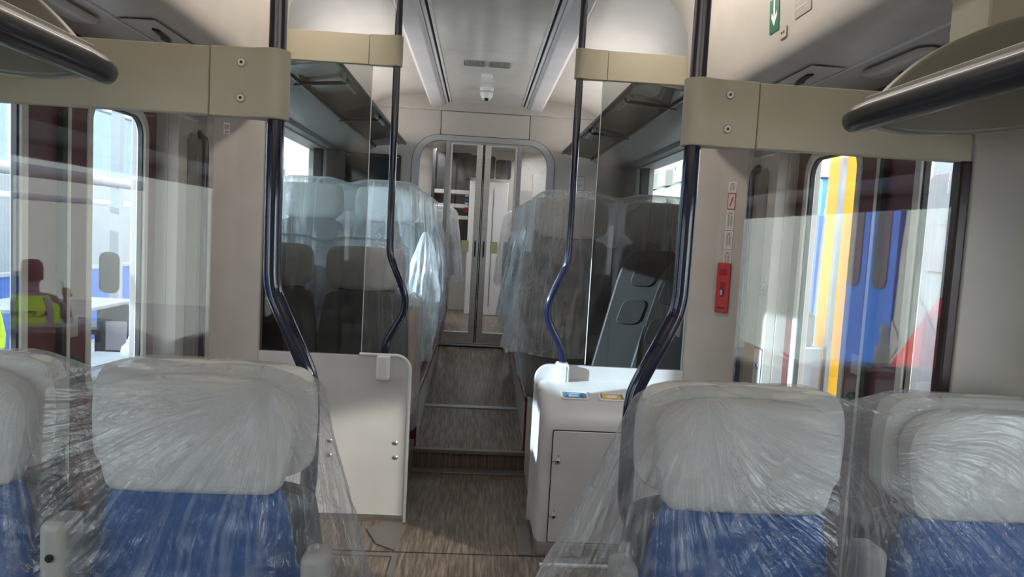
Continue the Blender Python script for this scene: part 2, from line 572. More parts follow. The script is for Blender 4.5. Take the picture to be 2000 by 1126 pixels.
# side walls
def side_wall(sx, name):
    b = MB()
    def X(a): return sx*a
    # near saloon, two windows
    ZB, ZT = .78, 1.62
    b.box(X(1.34), X(1.48), -3, YN, 0, ZB)
    b.box(X(1.34), X(1.48), -3, YN, ZT, 2.1)
    b.box(X(1.34), X(1.48), -3, -1.3, ZB, ZT)
    b.box(X(1.34), X(1.48), 1.12, YN, ZB, ZT)
    # lining panel beside the near screen
    b.box(X(1.03), X(1.48), YN-.022, YN+.022, 0, 2.66)
    # door portal sides
    b.box(X(1.30), X(1.48), YN+.022, 1.66, 0, 2.06)
    b.box(X(1.44), X(1.48), YN+.022, YF, 2.0, 2.66)
    # far saloon
    b.box(X(1.33), X(1.48), YF, YB, 0, 1.22)
    b.box(X(1.33), X(1.48), YF, YB, 2.06, 2.62)
    b.box(X(1.33), X(1.48), YF, 3.72, 1.22, 2.06)
    b.box(X(1.33), X(1.48), 6.10, YB, 1.22, 2.06)
    o = b.build(name, WALL, bevel=.004)
    return struct(o)
side_wall(-1, 'wall_left'); side_wall(1, 'wall_right')

def pillar(sx):
    """moulded pillar between doorway and far saloon, with the grab handle recess"""
    b = MB()
    foot = [(sx*1.03, 3.44), (sx*1.03, 3.385), (sx*1.04, 3.378), (sx*1.135, 3.372), (sx*1.16, 3.36), (sx*1.225, 3.285), (sx*1.25, 3.265), (sx*1.48, 3.265), (sx*1.48, 3.44)]
    b.prism(foot, 'z', 0, 2.60)
    return struct(b.build('wall_far_pillar', WALL, bevel=.004))
for sx in (-1, 1):
    pillar(sx)
    b = MB()
    outer = rr((3.06+3.27)/2, 1.03, .21, 2.06, .002, 6)
    inner = rr(3.205, 1.22, .115, 1.16, .055, 6)
    b.ring(outer, inner, 'x', sx*1.285, sx*1.33)
    b.box(sx*1.33, sx*1.48, 3.06, 3.27, 0, 2.06)
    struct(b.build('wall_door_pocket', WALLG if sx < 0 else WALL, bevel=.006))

# over-door units
for sx in (-1, 1):
    b = MB()
    prof = [(sx*.53, 2.66), (sx*.62, 2.65), (sx*.74, 2.62), (sx*.83, 2.57), (sx*.895, 2.50), (sx*.93, 2.42), (sx*.948, 2.115), (sx*.954, 2.08), (sx*.966, 2.056), (sx*.985, 2.040), (sx*1.01, 2.032), (sx*1.44, 2.015), (sx*1.44, 2.66)]
    b.prism(prof, 'y', YN+.1, 3.375)
    struct(b.build('wall_over_door', WALL))
    # underside hatch line, bump and striker details
    struct(MB().box(sx*1.148, sx*1.154, YN+.1, 3.37, 2.020, 2.0275).build('trim_12', TRIM))
    struct(MB().prism([(sx*1.30, YN+.35), (sx*1.40, YN+.35), (sx*1.40, YN+.75), (sx*1.30, YN+.75)], 'z', 1.998, 2.02).build('trim_13', REDM))

# near partition upper shoulders
for sx in (-1, 1):
    b = MB()
    b.prism([(sx*1.027, 1.70), (sx*1.027, 2.00), (sx*.97, 2.10), (sx*.93, 2.44), (sx*.80, 2.66), (sx*1.44, 2.66), (sx*1.44, 1.70)], 'y', YN-.026, YN+.1)
    struct(b.build('wall_near_shoulder', CREAM, bevel=.004))

# far bulkhead with arched opening
b = MB()
outer = rr4(-1.48, 1.48, .0, 2.75, (.001,)*4, 10)
inner = rr4(-.66, .66, .02, 2.315, (.25, .25, .001, .001), 10)
b.ring(outer, inner, 'y', YB, YB+.08)
struct(b.build('wall_far', WALL, bevel=.008))
# ledge and header cover
b = MB()
b.box(-1.32, 1.32, YB-.03, YB, 2.535, 2.70)
struct(b.build('trim_14', CEILM, bevel=.008))
b = MB()
b.prism(rr4(-.405, .405, 2.318, 2.53, (.004, .004, .02, .02)), 'y', YB-.022, YB)
struct(b.build('trim_15', WALL, bevel=.003))
b = MB()
for x in (-.409, .409): b.box(x-.003, x+.003, YB-.004, YB, 2.31, 2.535)
struct(b.build('trim_16', RUBBER))
# arched metal frame with side lights
b = MB()
b.ring(rr4(-.66, .66, .372, 2.315, (.25, .25, .001, .001), 10), rr4(-.592, .592, .40, 2.262, (.19, .19, .001, .001), 10), 'y', YB-.02, YB+.06)
for sx in (-1, 1):
    b.box(sx*.312, sx*.352, YB-.015, YB+.05, .372, 2.27)
b.box(-.312, .312, YB-.012, YB+.04, 2.245, 2.30)
b.box(-.352, .352, YB-.05, YB+.05, .372, .385)
struct(b.build('trim_17', ALU, bevel=.004))
for i, sx in enumerate((-1, 1)):
    b = MB()
    if sx > 0: pts = rr4(.352, .60, .40, 2.265, (.19, .001, .001, .001), 8)
    else: pts = rr4(-.60, -.352, .40, 2.265, (.001, .19, .001, .001), 8)
    b.prism(pts, 'y', YB+.018, YB+.024)
    o = struct(b.build('window_%d' % (3+i), CLEAR, smooth=False))
    MB().box(sx*.352, sx*.60, YB+.01, YB+.03, 1.0, 1.03).build('window_rail', ALU, o)

# sliding saloon door, two leaves
for sx in (-1, 1):
    d = empty('sliding_door_leaf', (0, 0, 0), '%s leaf of the steel framed glass sliding door at the aisle end' % ('left' if sx < 0 else 'right'), 'door', 'leaves of the aisle sliding door')
    b = MB()
    xa, xb = sx*.010, sx*.308
    b.ring(rr((xa+xb)/2, (.395+2.285)/2, abs(xb-xa), 1.89, .002, 3), rr4(min(sx*.066, sx*.29), max(sx*.066, sx*.29), .50, 2.235, (.002,)*4, 3), 'y', YB-.01, YB+.025)
    b.build('frame', STEEL, d, bevel=.003)
    MB().box(sx*.066, sx*.29, YB+.004, YB+.009, .50, 2.235).build('glass_pane', CLEAR, d, smooth=False)
    MB().box(sx*.001, sx*.011, YB-.006, YB+.02, .395, 2.285).build('edge_seal', RUBBER, d)
    g = MB(); g.prism(rr(sx*.040, 1.285, .022, .17, .010), 'y', YB-.016, YB-.009)
    g = g.build('handle', ALU, d, bevel=.002)
    MB().prism(rr(sx*.040, 1.285, .012, .14, .006), 'y', YB-.019, YB-.0155).build('grip', RUBBER, g)
    if sx < 0:
        for k, (z0, z1, m) in enumerate(((1.62, 1.665, REDM), (1.68, 1.71, SIGNW), (1.725, 1.745, BLUESC), (1.765, 1.782, SIGNW))):
            MB().box(-.156, -.122, YB+.001, YB+.0035, z0, z1).build('sticker', m, d)
    MB().box(sx*.10, sx*.17, YB+.001, YB+.0035, 1.25, 1.36).build('yellow_sticker', mat('pale_yellow_%d' % (sx+1), (.75, .73, .40), .5), d)

# ------------------------------------------------------------------ beyond the aisle door
struct(MB().box(-1.45, -1.38, YB+.08, 9.8, .37, 2.7).box(1.38, 1.45, YB+.08, 9.8, .37, 2.7).build('wall_beyond', WALL))
struct(MB().box(-1.4, 1.4, YB+.08, 9.8, 2.56, 2.62).build('ceiling', CEILM))
struct(MB().box(-1.4, 1.4, 9.7, 9.8, .37, 2.62).build('wall_end', WALL))
t = empty('end_cabinet', (0, -.06, 0), 'pale equipment cabinet with dark upper screens standing beyond the aisle door', 'cabinet')
MB().box(-.16, .34, 9.2, 9.68, .372, 2.10).build('body', WHITE, t, bevel=.01)
MB().box(-.05, -.04, 9.19, 9.2, .5, 2.0).box(.15, .156, 9.19, 9.2, .5, 2.0).build('seam', RUBBER, t)
MB().prism(rr(-.03, 2.28, .36, .28, .03), 'y', 9.16, 9.24).build('screen', BLACK, t, bevel=.004)
MB().prism(rr(.26, 2.26, .20, .24, .03), 'y', 9.16, 9.24).build('screen', BLACK, t, bevel=.004)
MB().prism(rr(.60, 1.9, .22, .28, .02), 'y', 9.685, 9.70).build('hatch', SIGNG, t, bevel=.003)
t = empty('service_shelf', (0, 0, 0), 'dark recessed shelving seen through the left leaf of the aisle door', 'shelf')
b = MB()
for z in (1.60, 1.75, 1.93): b.box(-.62, -.17, 9.3, 9.68, z, z+.05)
b.build('shelf_board', WALLG, t, bevel=.003)
MB().box(-.66, -.62, 9.3, 9.68, .372, 2.5).box(-.62, -.17, 9.66, 9.69, 1.2, 2.5).build('carcass', BLACK, t)
t = empty('wall_locker', (0, 0, 0), 'pale wall locker with a keyhole seen through the right arched side light', 'locker')
MB().prism(rr(.86, 2.0, .36, .56, .02), 'y', 9.62, 9.70).build('door', WALLG, t, bevel=.006)
MB().lathe([(.02, -.01), (.02, .0)], (.74, 9.62, 1.95), 'y').build('keyhole', BLACK, t)

# ------------------------------------------------------------------ bulkhead fittings
t = empty('passenger_screen', (0, 0, 0), 'black passenger information screen on the end wall left of the aisle door', 'screen')
MB().prism(rr(-1.01, 1.955, .50, .30, .02), 'y', YB-.03, YB-.001).build('bezel', BLACK, t, bevel=.004)
MB().box(-1.20, -.82, YB-.0335, YB-.0295, 1.85, 2.07).build('display', mat('screen_glass', (.02, .025, .03), .08), t)
for x in (-1.235, -.785):
    for z in (1.83, 2.08): MB().lathe([(.007, -.004), (.007, .0)], (x, YB-.03, z), 'y', 10).build('screw', SCREW, t)
t = empty('framed_notice', (0, 0, 0), 'small clear framed notice on the end wall right of the aisle door', 'sign')
MB().ring(rr(.885, 1.945, .13, .135, .004, 2), rr(.885, 1.945, .118, .123, .004, 2), 'y', YB-.006, YB-.001).build('frame', SIGNG, t)
MB().box(.826, .944, YB-.004, YB-.001, 1.884, 2.006).build('sheet', WHITE, t)
b = MB()
for z, a, c in ((1.975, .86, .91), (1.935, .84, .90), (1.925, .84, .93), (1.915, .84, .915)): b.box(a, c, YB-.0055, YB-.004, z-.003, z+.003)
b.build('print', SIGNG, t)

# ------------------------------------------------------------------ ceiling fittings
for i, x in enumerate((-.10, .075)):
    b = MB()
    b.ring(rr(x, 5.02, .15, .15, .012, 3), rr(x, 5.02, .142, .142, .010, 3), 'z', 2.603, 2.612)
    o = tag(b.build('ceiling_vent', ALU), '%s of the two slotted vents in the glossy centre ceiling panel' % ('left' if i == 0 else 'right'), 'vent', 'ceiling vents')
    for k in range(14):
        xx = x-.066+k*.0102
        MB().box(xx, xx+.005, 4.95, 5.09, 2.603, 2.609).build('slat', WALLG, o)
    MB().box(x-.071, x+.071, 4.949, 5.091, 2.609, 2.611).build('backing', BLACK, o)
t = empty('dome_camera', (0, 0, 0), 'white dome security camera hanging from the ceiling before the aisle door', 'camera')
c = (-.006, 5.85, 2.61)
MB().lathe([(.058, 0), (.058, -.012), (.050, -.022), (.045, -.03), (.052, -.034), (.052, -.052), (.045, -.075), (.030, -.094), (.012, -.10)], c).build('housing', SIGNW, t)
MB().lathe([(.0, -.0), (.017, -.006), (.021, -.016), (.012, -.028), (.001, -.032)], (-.006, 5.83, 2.535), 'z', 18).build('lens', BLACK, t)
MB().lathe([(.053, -.030), (.0545, -.033), (.053, -.036)], c).build('seam_ring', SIGNG, t)
tag(MB().lathe([(.045, 0), (.045, -.008), (.034, -.016), (.004, -.018)], (-.01, 5.40, 2.61)).build('smoke_detector', SIGNW), 'small white disc detector between the ceiling vents and the dome camera', 'detector')

# ------------------------------------------------------------------ screens: poles, clamps, bars, panes
POLE = [(.432, 2.6), (.432, 1.36), (.425, 1.30), (.412, 1.27), (.362, 1.155), (.350, 1.12), (.345, 1.085), (.347, 1.05), (.358, 1.01), (.418, .905), (.430, .875), (.433, .83), (.433, .79)]
def smoothpath(sx, Y, pts):
    return [(sx*p[0], Y, p[1]) for p in pts]
def pole(sx, Y, near):
    side = 'left' if sx < 0 else 'right'
    t = empty('grab_pole', (0, 0, 0), ('large dark navy cranked grab pole nearest the camera on the %s of the aisle' if near else 'slimmer dark navy cranked grab pole at the far screen on the %s of the aisle') % side, 'pole', 'cranked navy grab poles')
    pts = POLE
    if near:
        pts = [(.432, 2.6), (.432, 1.345), (.427, 1.29), (.415, 1.26), (.355, 1.135), (.343, 1.10), (.339, 1.06), (.339, .90), (.343, .86), (.355, .82), (.42, .74), (.43, .71), (.43, .60), (.43, .02)]
    pp = chaikin([(p[0], p[1]) for p in pts], 2, False)
    MB().tube(smoothpath(sx, Y, pp), .0175, 20).build('tube', NAVY, t)
    MB().lathe([(.035, 0), (.035, -.006), (.022, -.014)], (sx*.432, Y, 2.604)).build('ceiling_flange', WALLG, t)
    if not near:
        MB().prism(rr(sx*.433, .765, .062, .12, .012), 'y', Y-.055, Y+.028).build('foot_socket', SIGNW, t, bevel=.006)
        MB().prism(rr(sx*.433, .765, .030, .10, .005), 'y', Y-.0575, Y-.054).build('socket_cover', TRIM, t, bevel=.002)
for sx in (-1, 1):
    pole(sx, YN, True); pole(sx, YF, False)

def clampbar(sx, Y, z0, z1, near):
    side = 'left' if sx < 0 else 'right'
    where = ('near' if near else 'far')
    t = empty('cross_bar', (0, 0, 0), 'cream cross bar and pole clamp of the %s screen, %s of the aisle' % (where, side), 'rail', 'cream cross bars')
    MB().box(sx*.562, sx*1.035, Y-.013, Y+.013, z0, z1).build('bar', CREAM, t, bevel=.003)
    pts = [(sx*.560, Y-.016), (sx*.495, Y-.018), (sx*.475, Y-.016), (sx*.460, Y-.020)]
    n = 12
    for k in range(n+1):
        a = -pi/2 - pi*k/n
        pts.append((sx*(.434 - .030*cos(a+pi)*1.0), Y + .030*sin(a)))
    pts = [(sx*.560, Y-.016), (sx*.50, Y-.017), (sx*.478, Y-.019), (sx*.455, Y-.026)] + [(sx*(.436-.030*sin(pi*k/n)), Y-.030*cos(pi*k/n)) for k in range(n+1)] + [(sx*.455, Y+.026), (sx*.478, Y+.019), (sx*.560, Y+.016)]
    MB().prism(pts, 'z', z0-.001, z1+.001).build('clamp', CREAM, t, bevel=.002)
    if near:
        for z in (z0+.036, z1-.030):
            s1 = MB().lathe([(.0095, 0), (.0095, -.002), (.0075, -.0045)], (sx*.497, Y-.0165, z), 'y', 16).build('screw', SCREW, t)
            MB().lathe([(.0032, -.0052), (.0032, -.0055)], (sx*.497, Y-.0165, z), 'y', 6).build('socket', BLACK, s1)
for sx in (-1, 1):
    clampbar(sx, YN, 1.638, 1.774, True)
    clampbar(sx, YF, 2.187, 2.325, False)

for sx in (-1, 1):
    side = 'left' if sx < 0 else 'right'
    b = MB(); b.box(sx*.556, sx*1.012, YN-.004, YN+.004, .70, 1.645)
    tag(b.build('glass_screen', CLEAR, smooth=False), 'clear glass draught screen under the near cream bar, %s of the aisle' % side, 'glass screen', 'glass screens')
    if sx > 0:
        struct(MB().box(1.008, 1.034, YN-.016, YN+.016, .0, 1.64).build('trim_18', mat('dark_brown_profile', (.035, .018, .015), .3), bevel=.004))
    else:
        struct(MB().box(-1.034, -1.008, YN-.016, YN+.016, .0, 1.64).build('trim_18', BLACK, bevel=.004))
    # low panel of the near screen, hidden behind the seats
    tag(MB().box(sx*.46, sx*1.0, YN-.015, YN+.015, .02, .70).build('screen_panel', WHITE, bevel=.006), 'white low panel under the near glass screen, %s of the aisle' % side, 'panel')
    b = MB(); b.box(sx*.546, sx*1.028, YF-.004, YF+.004, .81, 2.195)
    o = tag(b.build('glass_screen', TINT, smooth=False), 'smoke tinted glass draught screen at the far side of the vestibule, %s of the aisle' % side, 'glass screen', 'glass screens')
    MB().box(sx*.5435, sx*.546, YF-.004, YF+.004, .82, 2.187).build('polished_edge', TRIM, o)

# left low panel
t = empty('low_partition', (0, 0, 0), 'white low partition panel with rounded corner at the left of the aisle', 'panel')
MB().prism(rr4(-1.03, -.308, .032, .815, (.07, .002, .002, .012)), 'y', YF-.018, YF+.018).build('panel', WHITE, t, bevel=.003)
b = MB()
edge = [(-.55, .822)] + [(-.375+.07*cos(radians(90-9*k)), .752+.07*sin(radians(90-9*k))) for k in range(11)] + [(-.302, .0)]
b.tube([(p[0], YF-.018, p[1]) for p in edge], .0085, 10)
b.build('edge_trim', TRIM, t)
MB().box(-1.03, -.31, YF-.02, YF+.02, .0, .035).build('kick_strip', STEEL, t, bevel=.002)
for (x, z) in ((-.676, .393), (-.676, .322), (-.361, .394), (-.358, .322)):
    s1 = MB().lathe([(.012, 0), (.012, -.003), (.008, -.007), (.002, -.009)], (x, YF-.018, z), 'y', 16).build('dome_screw', SCREW, t)

# right console
t = empty('control_console', (0, 0, 0), 'white moulded waste console with locked door and picture windows right of the aisle', 'console')
MB().prism(rr4(.30, 1.03, .03, .812, (.002, .075, .010, .002)), 'y', YF-.018, YF+.018).build('back_panel', WHITE, t, bevel=.004)
b = MB()
prof = [(3.385, .05), (3.385, .742)] + chaikin([(3.38, .742), (3.33, .735), (3.20, .700), (3.105, .665), (3.06, .625), (3.05, .57)], 2, False) + [(3.05, .07)]
nseg = 10
def console_x(u): return .33
# rounded left shoulder: several slices drawn inwards
xs = [.312, .318, .330, .345, .358, 1.03]
ins = [.040, .020, .008, .002, 0, 0]
vs = []; n = len(prof)
cy = 3.30; czz = .40
for x, i_ in zip(xs, ins):
    for (y, z) in prof:
        yy = y + i_*(1.6 if y < 3.3 else 0); zz = z - (i_ if z > .4 else 0)
        if z < .1: zz = z
        vs.append((x, min(yy, 3.385), zz))
fs = [tuple(range(n)), tuple(range(len(xs)*n-1, (len(xs)-1)*n-1, -1))]
for k in range(len(xs)-1):
    for i in range(n):
        fs.append((k*n+i, (k+1)*n+i, (k+1)*n+(i+1) % n, k*n+(i+1) % n))
b.add(vs, fs)
b.build('body', WHITE, t)
MB().box(.325, 1.03, 3.062, 3.38, .0, .075).build('steel_plinth', STEEL, t, bevel=.004)
d = MB().prism(rr((.368+.86)/2, .328, .492, .505, .008), 'y', 3.0405, 3.052).build('door', WHITE, t, bevel=.002)
MB().ring(rr((.368+.86)/2, .328, .500, .513, .010), rr((.368+.86)/2, .328, .492, .505, .008), 'y', 3.046, 3.052).build('door_gap', RUBBER, t)
for (x, z) in ((.392, .445), (.388, .195)):
    L = MB().lathe([(.0125, 0), (.0125, -.004), (.009, -.009), (.008, -.010)], (x, 3.041, z), 'y', 18).build('lock', SCREW, d)
    MB().lathe([(.005, -.0102), (.005, -.0106)], (x, 3.041, z), 'y', 6).build('key_slot', BLACK, L)
    for (mx, mz) in ((x-.020, z-.002), (x+.003, z+.024)): MB().lathe([(.003, 0), (.003, -.0008)], (mx, 3.041, mz), 'y', 10).build('marker_dot', BLACK, d)
tilt = math.atan2(.035, .13)
for k, (xc, m) in enumerate(((.476, BLUESC), (.650, YELSC), (.835, SIGNW))):
    z = lambda y: .70+(y-3.20)*.27
    o1 = (xc, 3.215, .7045)
    fr = MB().ring(rr(0, 0, .128, .078, .012), rr(0, 0, .108, .056, .006), 'z', -.002, .003).build('window_bezel', TRIM, t, bevel=.001)
    fr.parent = None; plate_local(fr, o1, (1, 0, 0), (0, 1, .268)); fr.parent = t
    s1 = MB().box(-.054, .054, -.028, .028, -.002, .0008).build('dark_recess', ALU, fr)
    s2 = MB().box(-.045, .040, -.024, .024, .0008, .0022).build('picture_card', m, fr)
    if k == 0:
        b = MB(); b.box(-.035, .028, .010, .013, .0022, .003)
        b.prism([(-.03, -.018), (-.03, -.002), (-.018, .004), (-.005, -.004), (.004, .004), (.012, .002), (.020, -.006), (.020, -.018)], 'z', .0022, .003)
        b.build('white_drawing', SIGNW, fr)
    if k == 1:
        b = MB(); b.prism([(-.02, -.015), (-.03, .0), (-.012, .012), (.0, .006), (.012, .016), (.026, .0), (.02, -.012)], 'z', .0022, .003)
        b.build('pale_drawing', SIGNW, fr)

# ------------------------------------------------------------------ raised podium edges along the aisle
for sx in (-1, 1):
    side = 'left' if sx < 0 else 'right'
    struct(MB().box(sx*.375, sx*1.33, 4.26, YB, -.05, .40).build('floor', VINYL, smooth=False))
    o = empty('podium_edge', (0, 0, 0), 'maroon edged podium step running along the %s of the aisle' % side, 'podium', 'podium edges')
    MB().box(sx*.335, sx*.372, 4.27, YB-.01, .02, .415).build('side_board', WALLG, o, bevel=.002)
    MB().prism([(sx*.325, .415), (sx*.325, .445), (sx*.335, .45), (sx*.395, .45), (sx*.395, .415)], 'y', 4.26, YB-.01).build('top_rail', PLINTH, o, bevel=.002)
    MB().box(sx*.328, sx*.398, 4.235, 4.275, .0, .445).build('end_post', PLINTH, o, bevel=.003)

# ------------------------------------------------------------------ side doors
def leaf(sx, y0, y1, which):
    side = 'left' if sx < 0 else 'right'
    t = empty('door_leaf', (0, 0, 0), 'maroon exterior door leaf with tall rounded window, %s wall, %s half' % (side, which), 'door', 'exterior door leaves')
    X0, X1 = sx*1.375, sx*1.415
    wy0, wy1 = y0+.155, y1-.075
    if which == 'nearer': wy0, wy1 = y0+.075, y1-.155
    yc, wd = (wy0+wy1)/2, wy1-wy0
    out = rr((y0+y1)/2, 1.02, y1-y0, 2.02, .002, 8)
    inn = rr(yc, 1.305, wd, 1.09, .10, 8)
    MB().ring(out, inn, 'x', X0, X1).build('panel', MAROON, t, bevel=.002)
    MB().ring(rr(yc, 1.305, wd+.004, 1.094, .102, 8), rr(yc, 1.305, wd-.062, 1.028, .075, 8), 'x', X0-sx*.006, X0+sx*.030).build('window_frame', DOORFR, t, bevel=.004)
    MB().ring(rr(yc, 1.305, wd-.060, 1.030, .076, 8), rr(yc, 1.305, wd-.078, 1.012, .067, 8), 'x', X0+sx*.004, X0+sx*.022).build('gasket', RUBBER, t, bevel=.001)
    MB().prism(rr(yc, 1.305, wd-.076, 1.014, .068, 8), 'x', X0+sx*.018, X0+sx*.023).build('glass_pane', PANE, t, smooth=False)
    return t, yc, wd
for sx in (-1, 1):
    A = leaf(sx, 1.70, 2.362, 'nearer'); Bf = leaf(sx, 2.378, 3.055, 'farther')
    o = empty('door_seal', (0, 0, 0), 'black rubber and grey meeting strip between the maroon leaves, %s wall' % ('left' if sx < 0 else 'right'), 'door seal', 'door seals')
    MB().box(sx*1.355, sx*1.40, 2.358, 2.384, .02, 2.0).build('rubber_strip', RUBBER, o)
    MB().box(sx*1.352, sx*1.39, 2.384, 2.402, .02, 2.0).build('metal_strip', DOORFR, o, bevel=.003)
    # round green door button on the far leaf and its notice
    d = Bf[0]
    MB().lathe([(.048, 0), (.048, -sx*.008), (.040, -sx*.014)], (sx*1.375, 2.46, .885), 'x', 30).build('button_ring', mat('button_green', (.01, .07, .04), .35), d)
    MB().lathe([(.026, -sx*.014), (.026, -sx*.018)], (sx*1.375, 2.46, .885), 'x', 24).build('button_face', mat('button_light_green', (.03, .16, .09), .35), d)
    MB().box(sx*1.3735, sx*1.375, 2.405, 2.485, 1.00, 1.07).build('white_notice', SIGNG, d)
    text('< >', .032, SIGNW, d, frame_mat((sx*1.3565, 2.46, .885), (0, -sx, 0), (0, 0, 1)))

# grab handles at the door pockets
for sx in (-1, 1):
    t = empty('grab_rail', (0, 0, 0), 'long vertical dark grab handle beside the %s exterior doors' % ('left' if sx < 0 else 'right'), 'handle', 'door grab handles')
    MB().tube([(sx*1.27, 3.255, 1.80), (sx*1.245, 3.235, 1.78), (sx*1.238, 3.23, 1.74), (sx*1.238, 3.23, .70), (sx*1.245, 3.235, .66), (sx*1.27, 3.255, .64)], .0145, 16).build('bar', NAVY, t)
    MB().lathe([(.02, 0), (.02, sx*.01)], (sx*1.27, 3.262, 1.80), 'x').lathe([(.02, 0), (.02, sx*.01)], (sx*1.27, 3.262, .64), 'x').build('end_mount', BLACK, t)

# lock plate, key hatch, alarm box and stickers on the right pillar
t = empty('key_switch', (0, 0, 0), 'square steel key switch plate on the wall by the right doors', 'switch')
MB().prism(rr(3.112, 1.262, .062, .082, .008), 'x', 1.281, 1.285).build('plate', STEEL, t, bevel=.001)
MB().lathe([(.020, 0), (.020, -.005), (.013, -.009), (.012, -.010)], (1.281, 3.112, 1.262), 'x').build('lock_barrel', SCREW, t)
MB().box(1.2705, 1.2712, 3.108, 3.116, 1.258, 1.266).build('key_hole', BLACK, t)
for dy in (-.023, .023):
    for dz in (-.032, .032): MB().lathe([(.004, 0), (.004, -.0015)], (1.281, 3.112+dy, 1.262+dz), 'x', 10).build('screw', SCREW, t)
t = empty('service_hatch', (0, 0, 0), 'small light grey locked hatch low on the wall by the right doors', 'hatch')
MB().prism(rr(3.108, .80, .082, .36, .004), 'x', 1.281, 1.2855).build('lid', WHITE, t, bevel=.001)
MB().ring(rr(3.108, .80, .090, .368, .006), rr(3.108, .80, .082, .36, .004), 'x', 1.283, 1.2855).build('gap', RUBBER, t)
MB().lathe([(.014, 0), (.014, -.005), (.010, -.008)], (1.281, 3.10, .905), 'x').build('lock', SCREW, t)
MB().box(1.2725, 1.2732, 3.095, 3.105, .900, .910).build('key_hole', BLACK, t)

# chamfer face of the pillar: from (1.16,3.36) to (1.225,3.285)
ca = Vector((1.155, 3.3615, 0)); cb = Vector((1.222, 3.2865, 0)); cu = (cb-ca).normalized()
cn = cu.cross(Vector((0, 0, 1)))
if cn.y > 0: cn = -cn
def on_chamfer(s, z, off=.001): return ca + cu*s + Vector((0, 0, z)) + cn*off
def chamfer_plate(name, s0, s1, z0, z1, m, parent, off, th, r=.004, bevel=.001):
    o = MB().prism(rr(0, 0, s1-s0, z1-z0, r), 'z', 0, th).build(name, m, None, bevel=bevel)
    plate_local(o, on_chamfer((s0+s1)/2, (z0+z1)/2, off), cu, (0, 0, 1))
    if parent: o.parent = parent
    return o
t = empty('emergency_release', (0, 0, 0), 'red emergency door release box on the right pillar', 'emergency handle')
chamfer_plate('red_case', .004, .072, 1.115, 1.355, RED, t, .001, .012, .008, .003)
chamfer_plate('dark_label', .018, .058, 1.295, 1.325, REDM, t, .013, .001)
kb = chamfer_plate('handle_recess', .026, .054, 1.19, 1.265, REDM, t, .013, .0012, .012)
chamfer_plate('release_knob', .032, .046, 1.20, 1.225, SCREW, t, .0145, .008, .006, .002)
chamfer_plate('lower_slot', .018, .060, 1.135, 1.141, BLACK, t, .013, .001, .001)
zz = 1.74
cnt = 0
for (h, kind) in ((.05, 0), (.075, 1), (.095, 0), (.085, 0), (.105, 0)):
    z1 = zz; z0 = zz-h; zz = z0-.004
    o = MB().prism(rr(0, 0, .040, h, .002), 'z', 0, .0008).build('pictogram_sticker', SIGNW if kind != 1 else RED, None)
    plate_local(o, on_chamfer(.046, (z0+z1)/2, .001), cu, (0, 0, 1))
    names = ['topmost', 'red and white second', 'third', 'fourth', 'lowest']
    tag(o, '%s instruction pictogram sticker in the column above the red release box' % names[cnt], 'sticker', 'pictogram stickers on the right pillar')
    MB().prism(rr(0, 0, .034, h-.006, .001), 'z', .0008, .0011).build('label_face', mat('sticker_face_%d' % cnt, (.55, .53, .50), .5), o)
    b = MB()
    if kind == 1:
        b.prism([(-.010, -.022), (-.004, -.024), (.010, .018), (.004, .022)], 'z', .0011, .0016)
    else:
        b.prism([(-.010, -.3*h), (-.005, -.3*h), (-.004, .25*h), (-.010, .3*h)], 'z', .0011, .0016)
        b.prism([(.003, -.25*h), (.009, -.3*h), (.010, .15*h), (.004, .3*h)], 'z', .0011, .0016)
        b.prism(rr(.0, .34*h, .012, .008, .003, 3), 'z', .0011, .0016)
    b.build('pictogram', RED if kind == 1 else SIGNG, o)
    cnt += 1
# no smoking style round sticker on the left pillar
o = MB().prism(rr(0, 0, .030, .052, .002), 'z', 0, .0008).build('pictogram_sticker', SIGNW)
plate_local(o, (-1.185, 3.330, 1.845), Vector((.067, .075, 0)), (0, 0, 1)); tag(o, 'small red and white prohibition sticker high on the left pillar', 'sticker')
MB().ring(rr(0, .006, .022, .022, .011), rr(0, .006, .017, .017, .0085), 'z', .0008, .0014).build('red_ring', RED, o)
MB().prism([(-.007, 0), (-.005, -.003), (.007, .011), (.005, .014)], 'z', .0014, .0018).build('slash', RED, o)
MB().box(-.008, .008, -.020, -.014, .0008, .0012).build('print', SIGNG, o)

# exit sign and stickers on the over-door slopes: slope from (.60,2.60) to (.90,2.17)
def slope_mat(sx, s, y):
    a = Vector((sx*.93, 0, 2.42)); b_ = Vector((sx*.948, 0, 2.115)); u = (b_-a)
    p = a+u*s; up = -u.normalized()
    ux = Vector((0, -sx, 0))
    nrm = ux.cross(up)
    return p+Vector((0, y, 0))+nrm*.0015, ux, up
def slope_plate(name, sx, s, y, wdt, h, m, label=None, cat='sign', group=None):
    o = MB().prism(rr(0, 0, wdt, h, .003, 3), 'z', 0, .0012).build(name, m)
    p, ux, up = slope_mat(sx, s, y)
    plate_local(o, p, ux, up)
    if label: tag(o, label, cat, group)
    return o
o = slope_plate('exit_sign', 1, .28, 2.375, .075, .36, GREEN, 'green and white emergency exit sign with running figure and down arrow, right over-door panel')
b = MB()
b.prism([(-.006, -.075), (.006, -.075), (.006, -.130), (.022, -.112), (.022, -.130), (.0, -.160), (-.022, -.130), (-.022, -.112), (-.006, -.130)], 'z', .0012, .002)
b.build('down_arrow', SIGNW, o)
b = MB()
b.prism([(-.020, -.060), (-.014, -.062), (-.002, -.035), (.010, -.050), (.012, -.064), (.020, -.064), (.018, -.044), (.006, -.022), (.008, -.002), (.022, -.010), (.024, -.004), (.006, .012), (-.010, .008), (-.022, -.008), (-.018, -.013), (-.006, -.002), (-.006, -.022), (-.014, -.040)], 'z', .0012, .002)
b.prism(rr(.004, .022, .014, .014, .0065), 'z', .0012, .002)
b.build('running_figure', SIGNW, o)
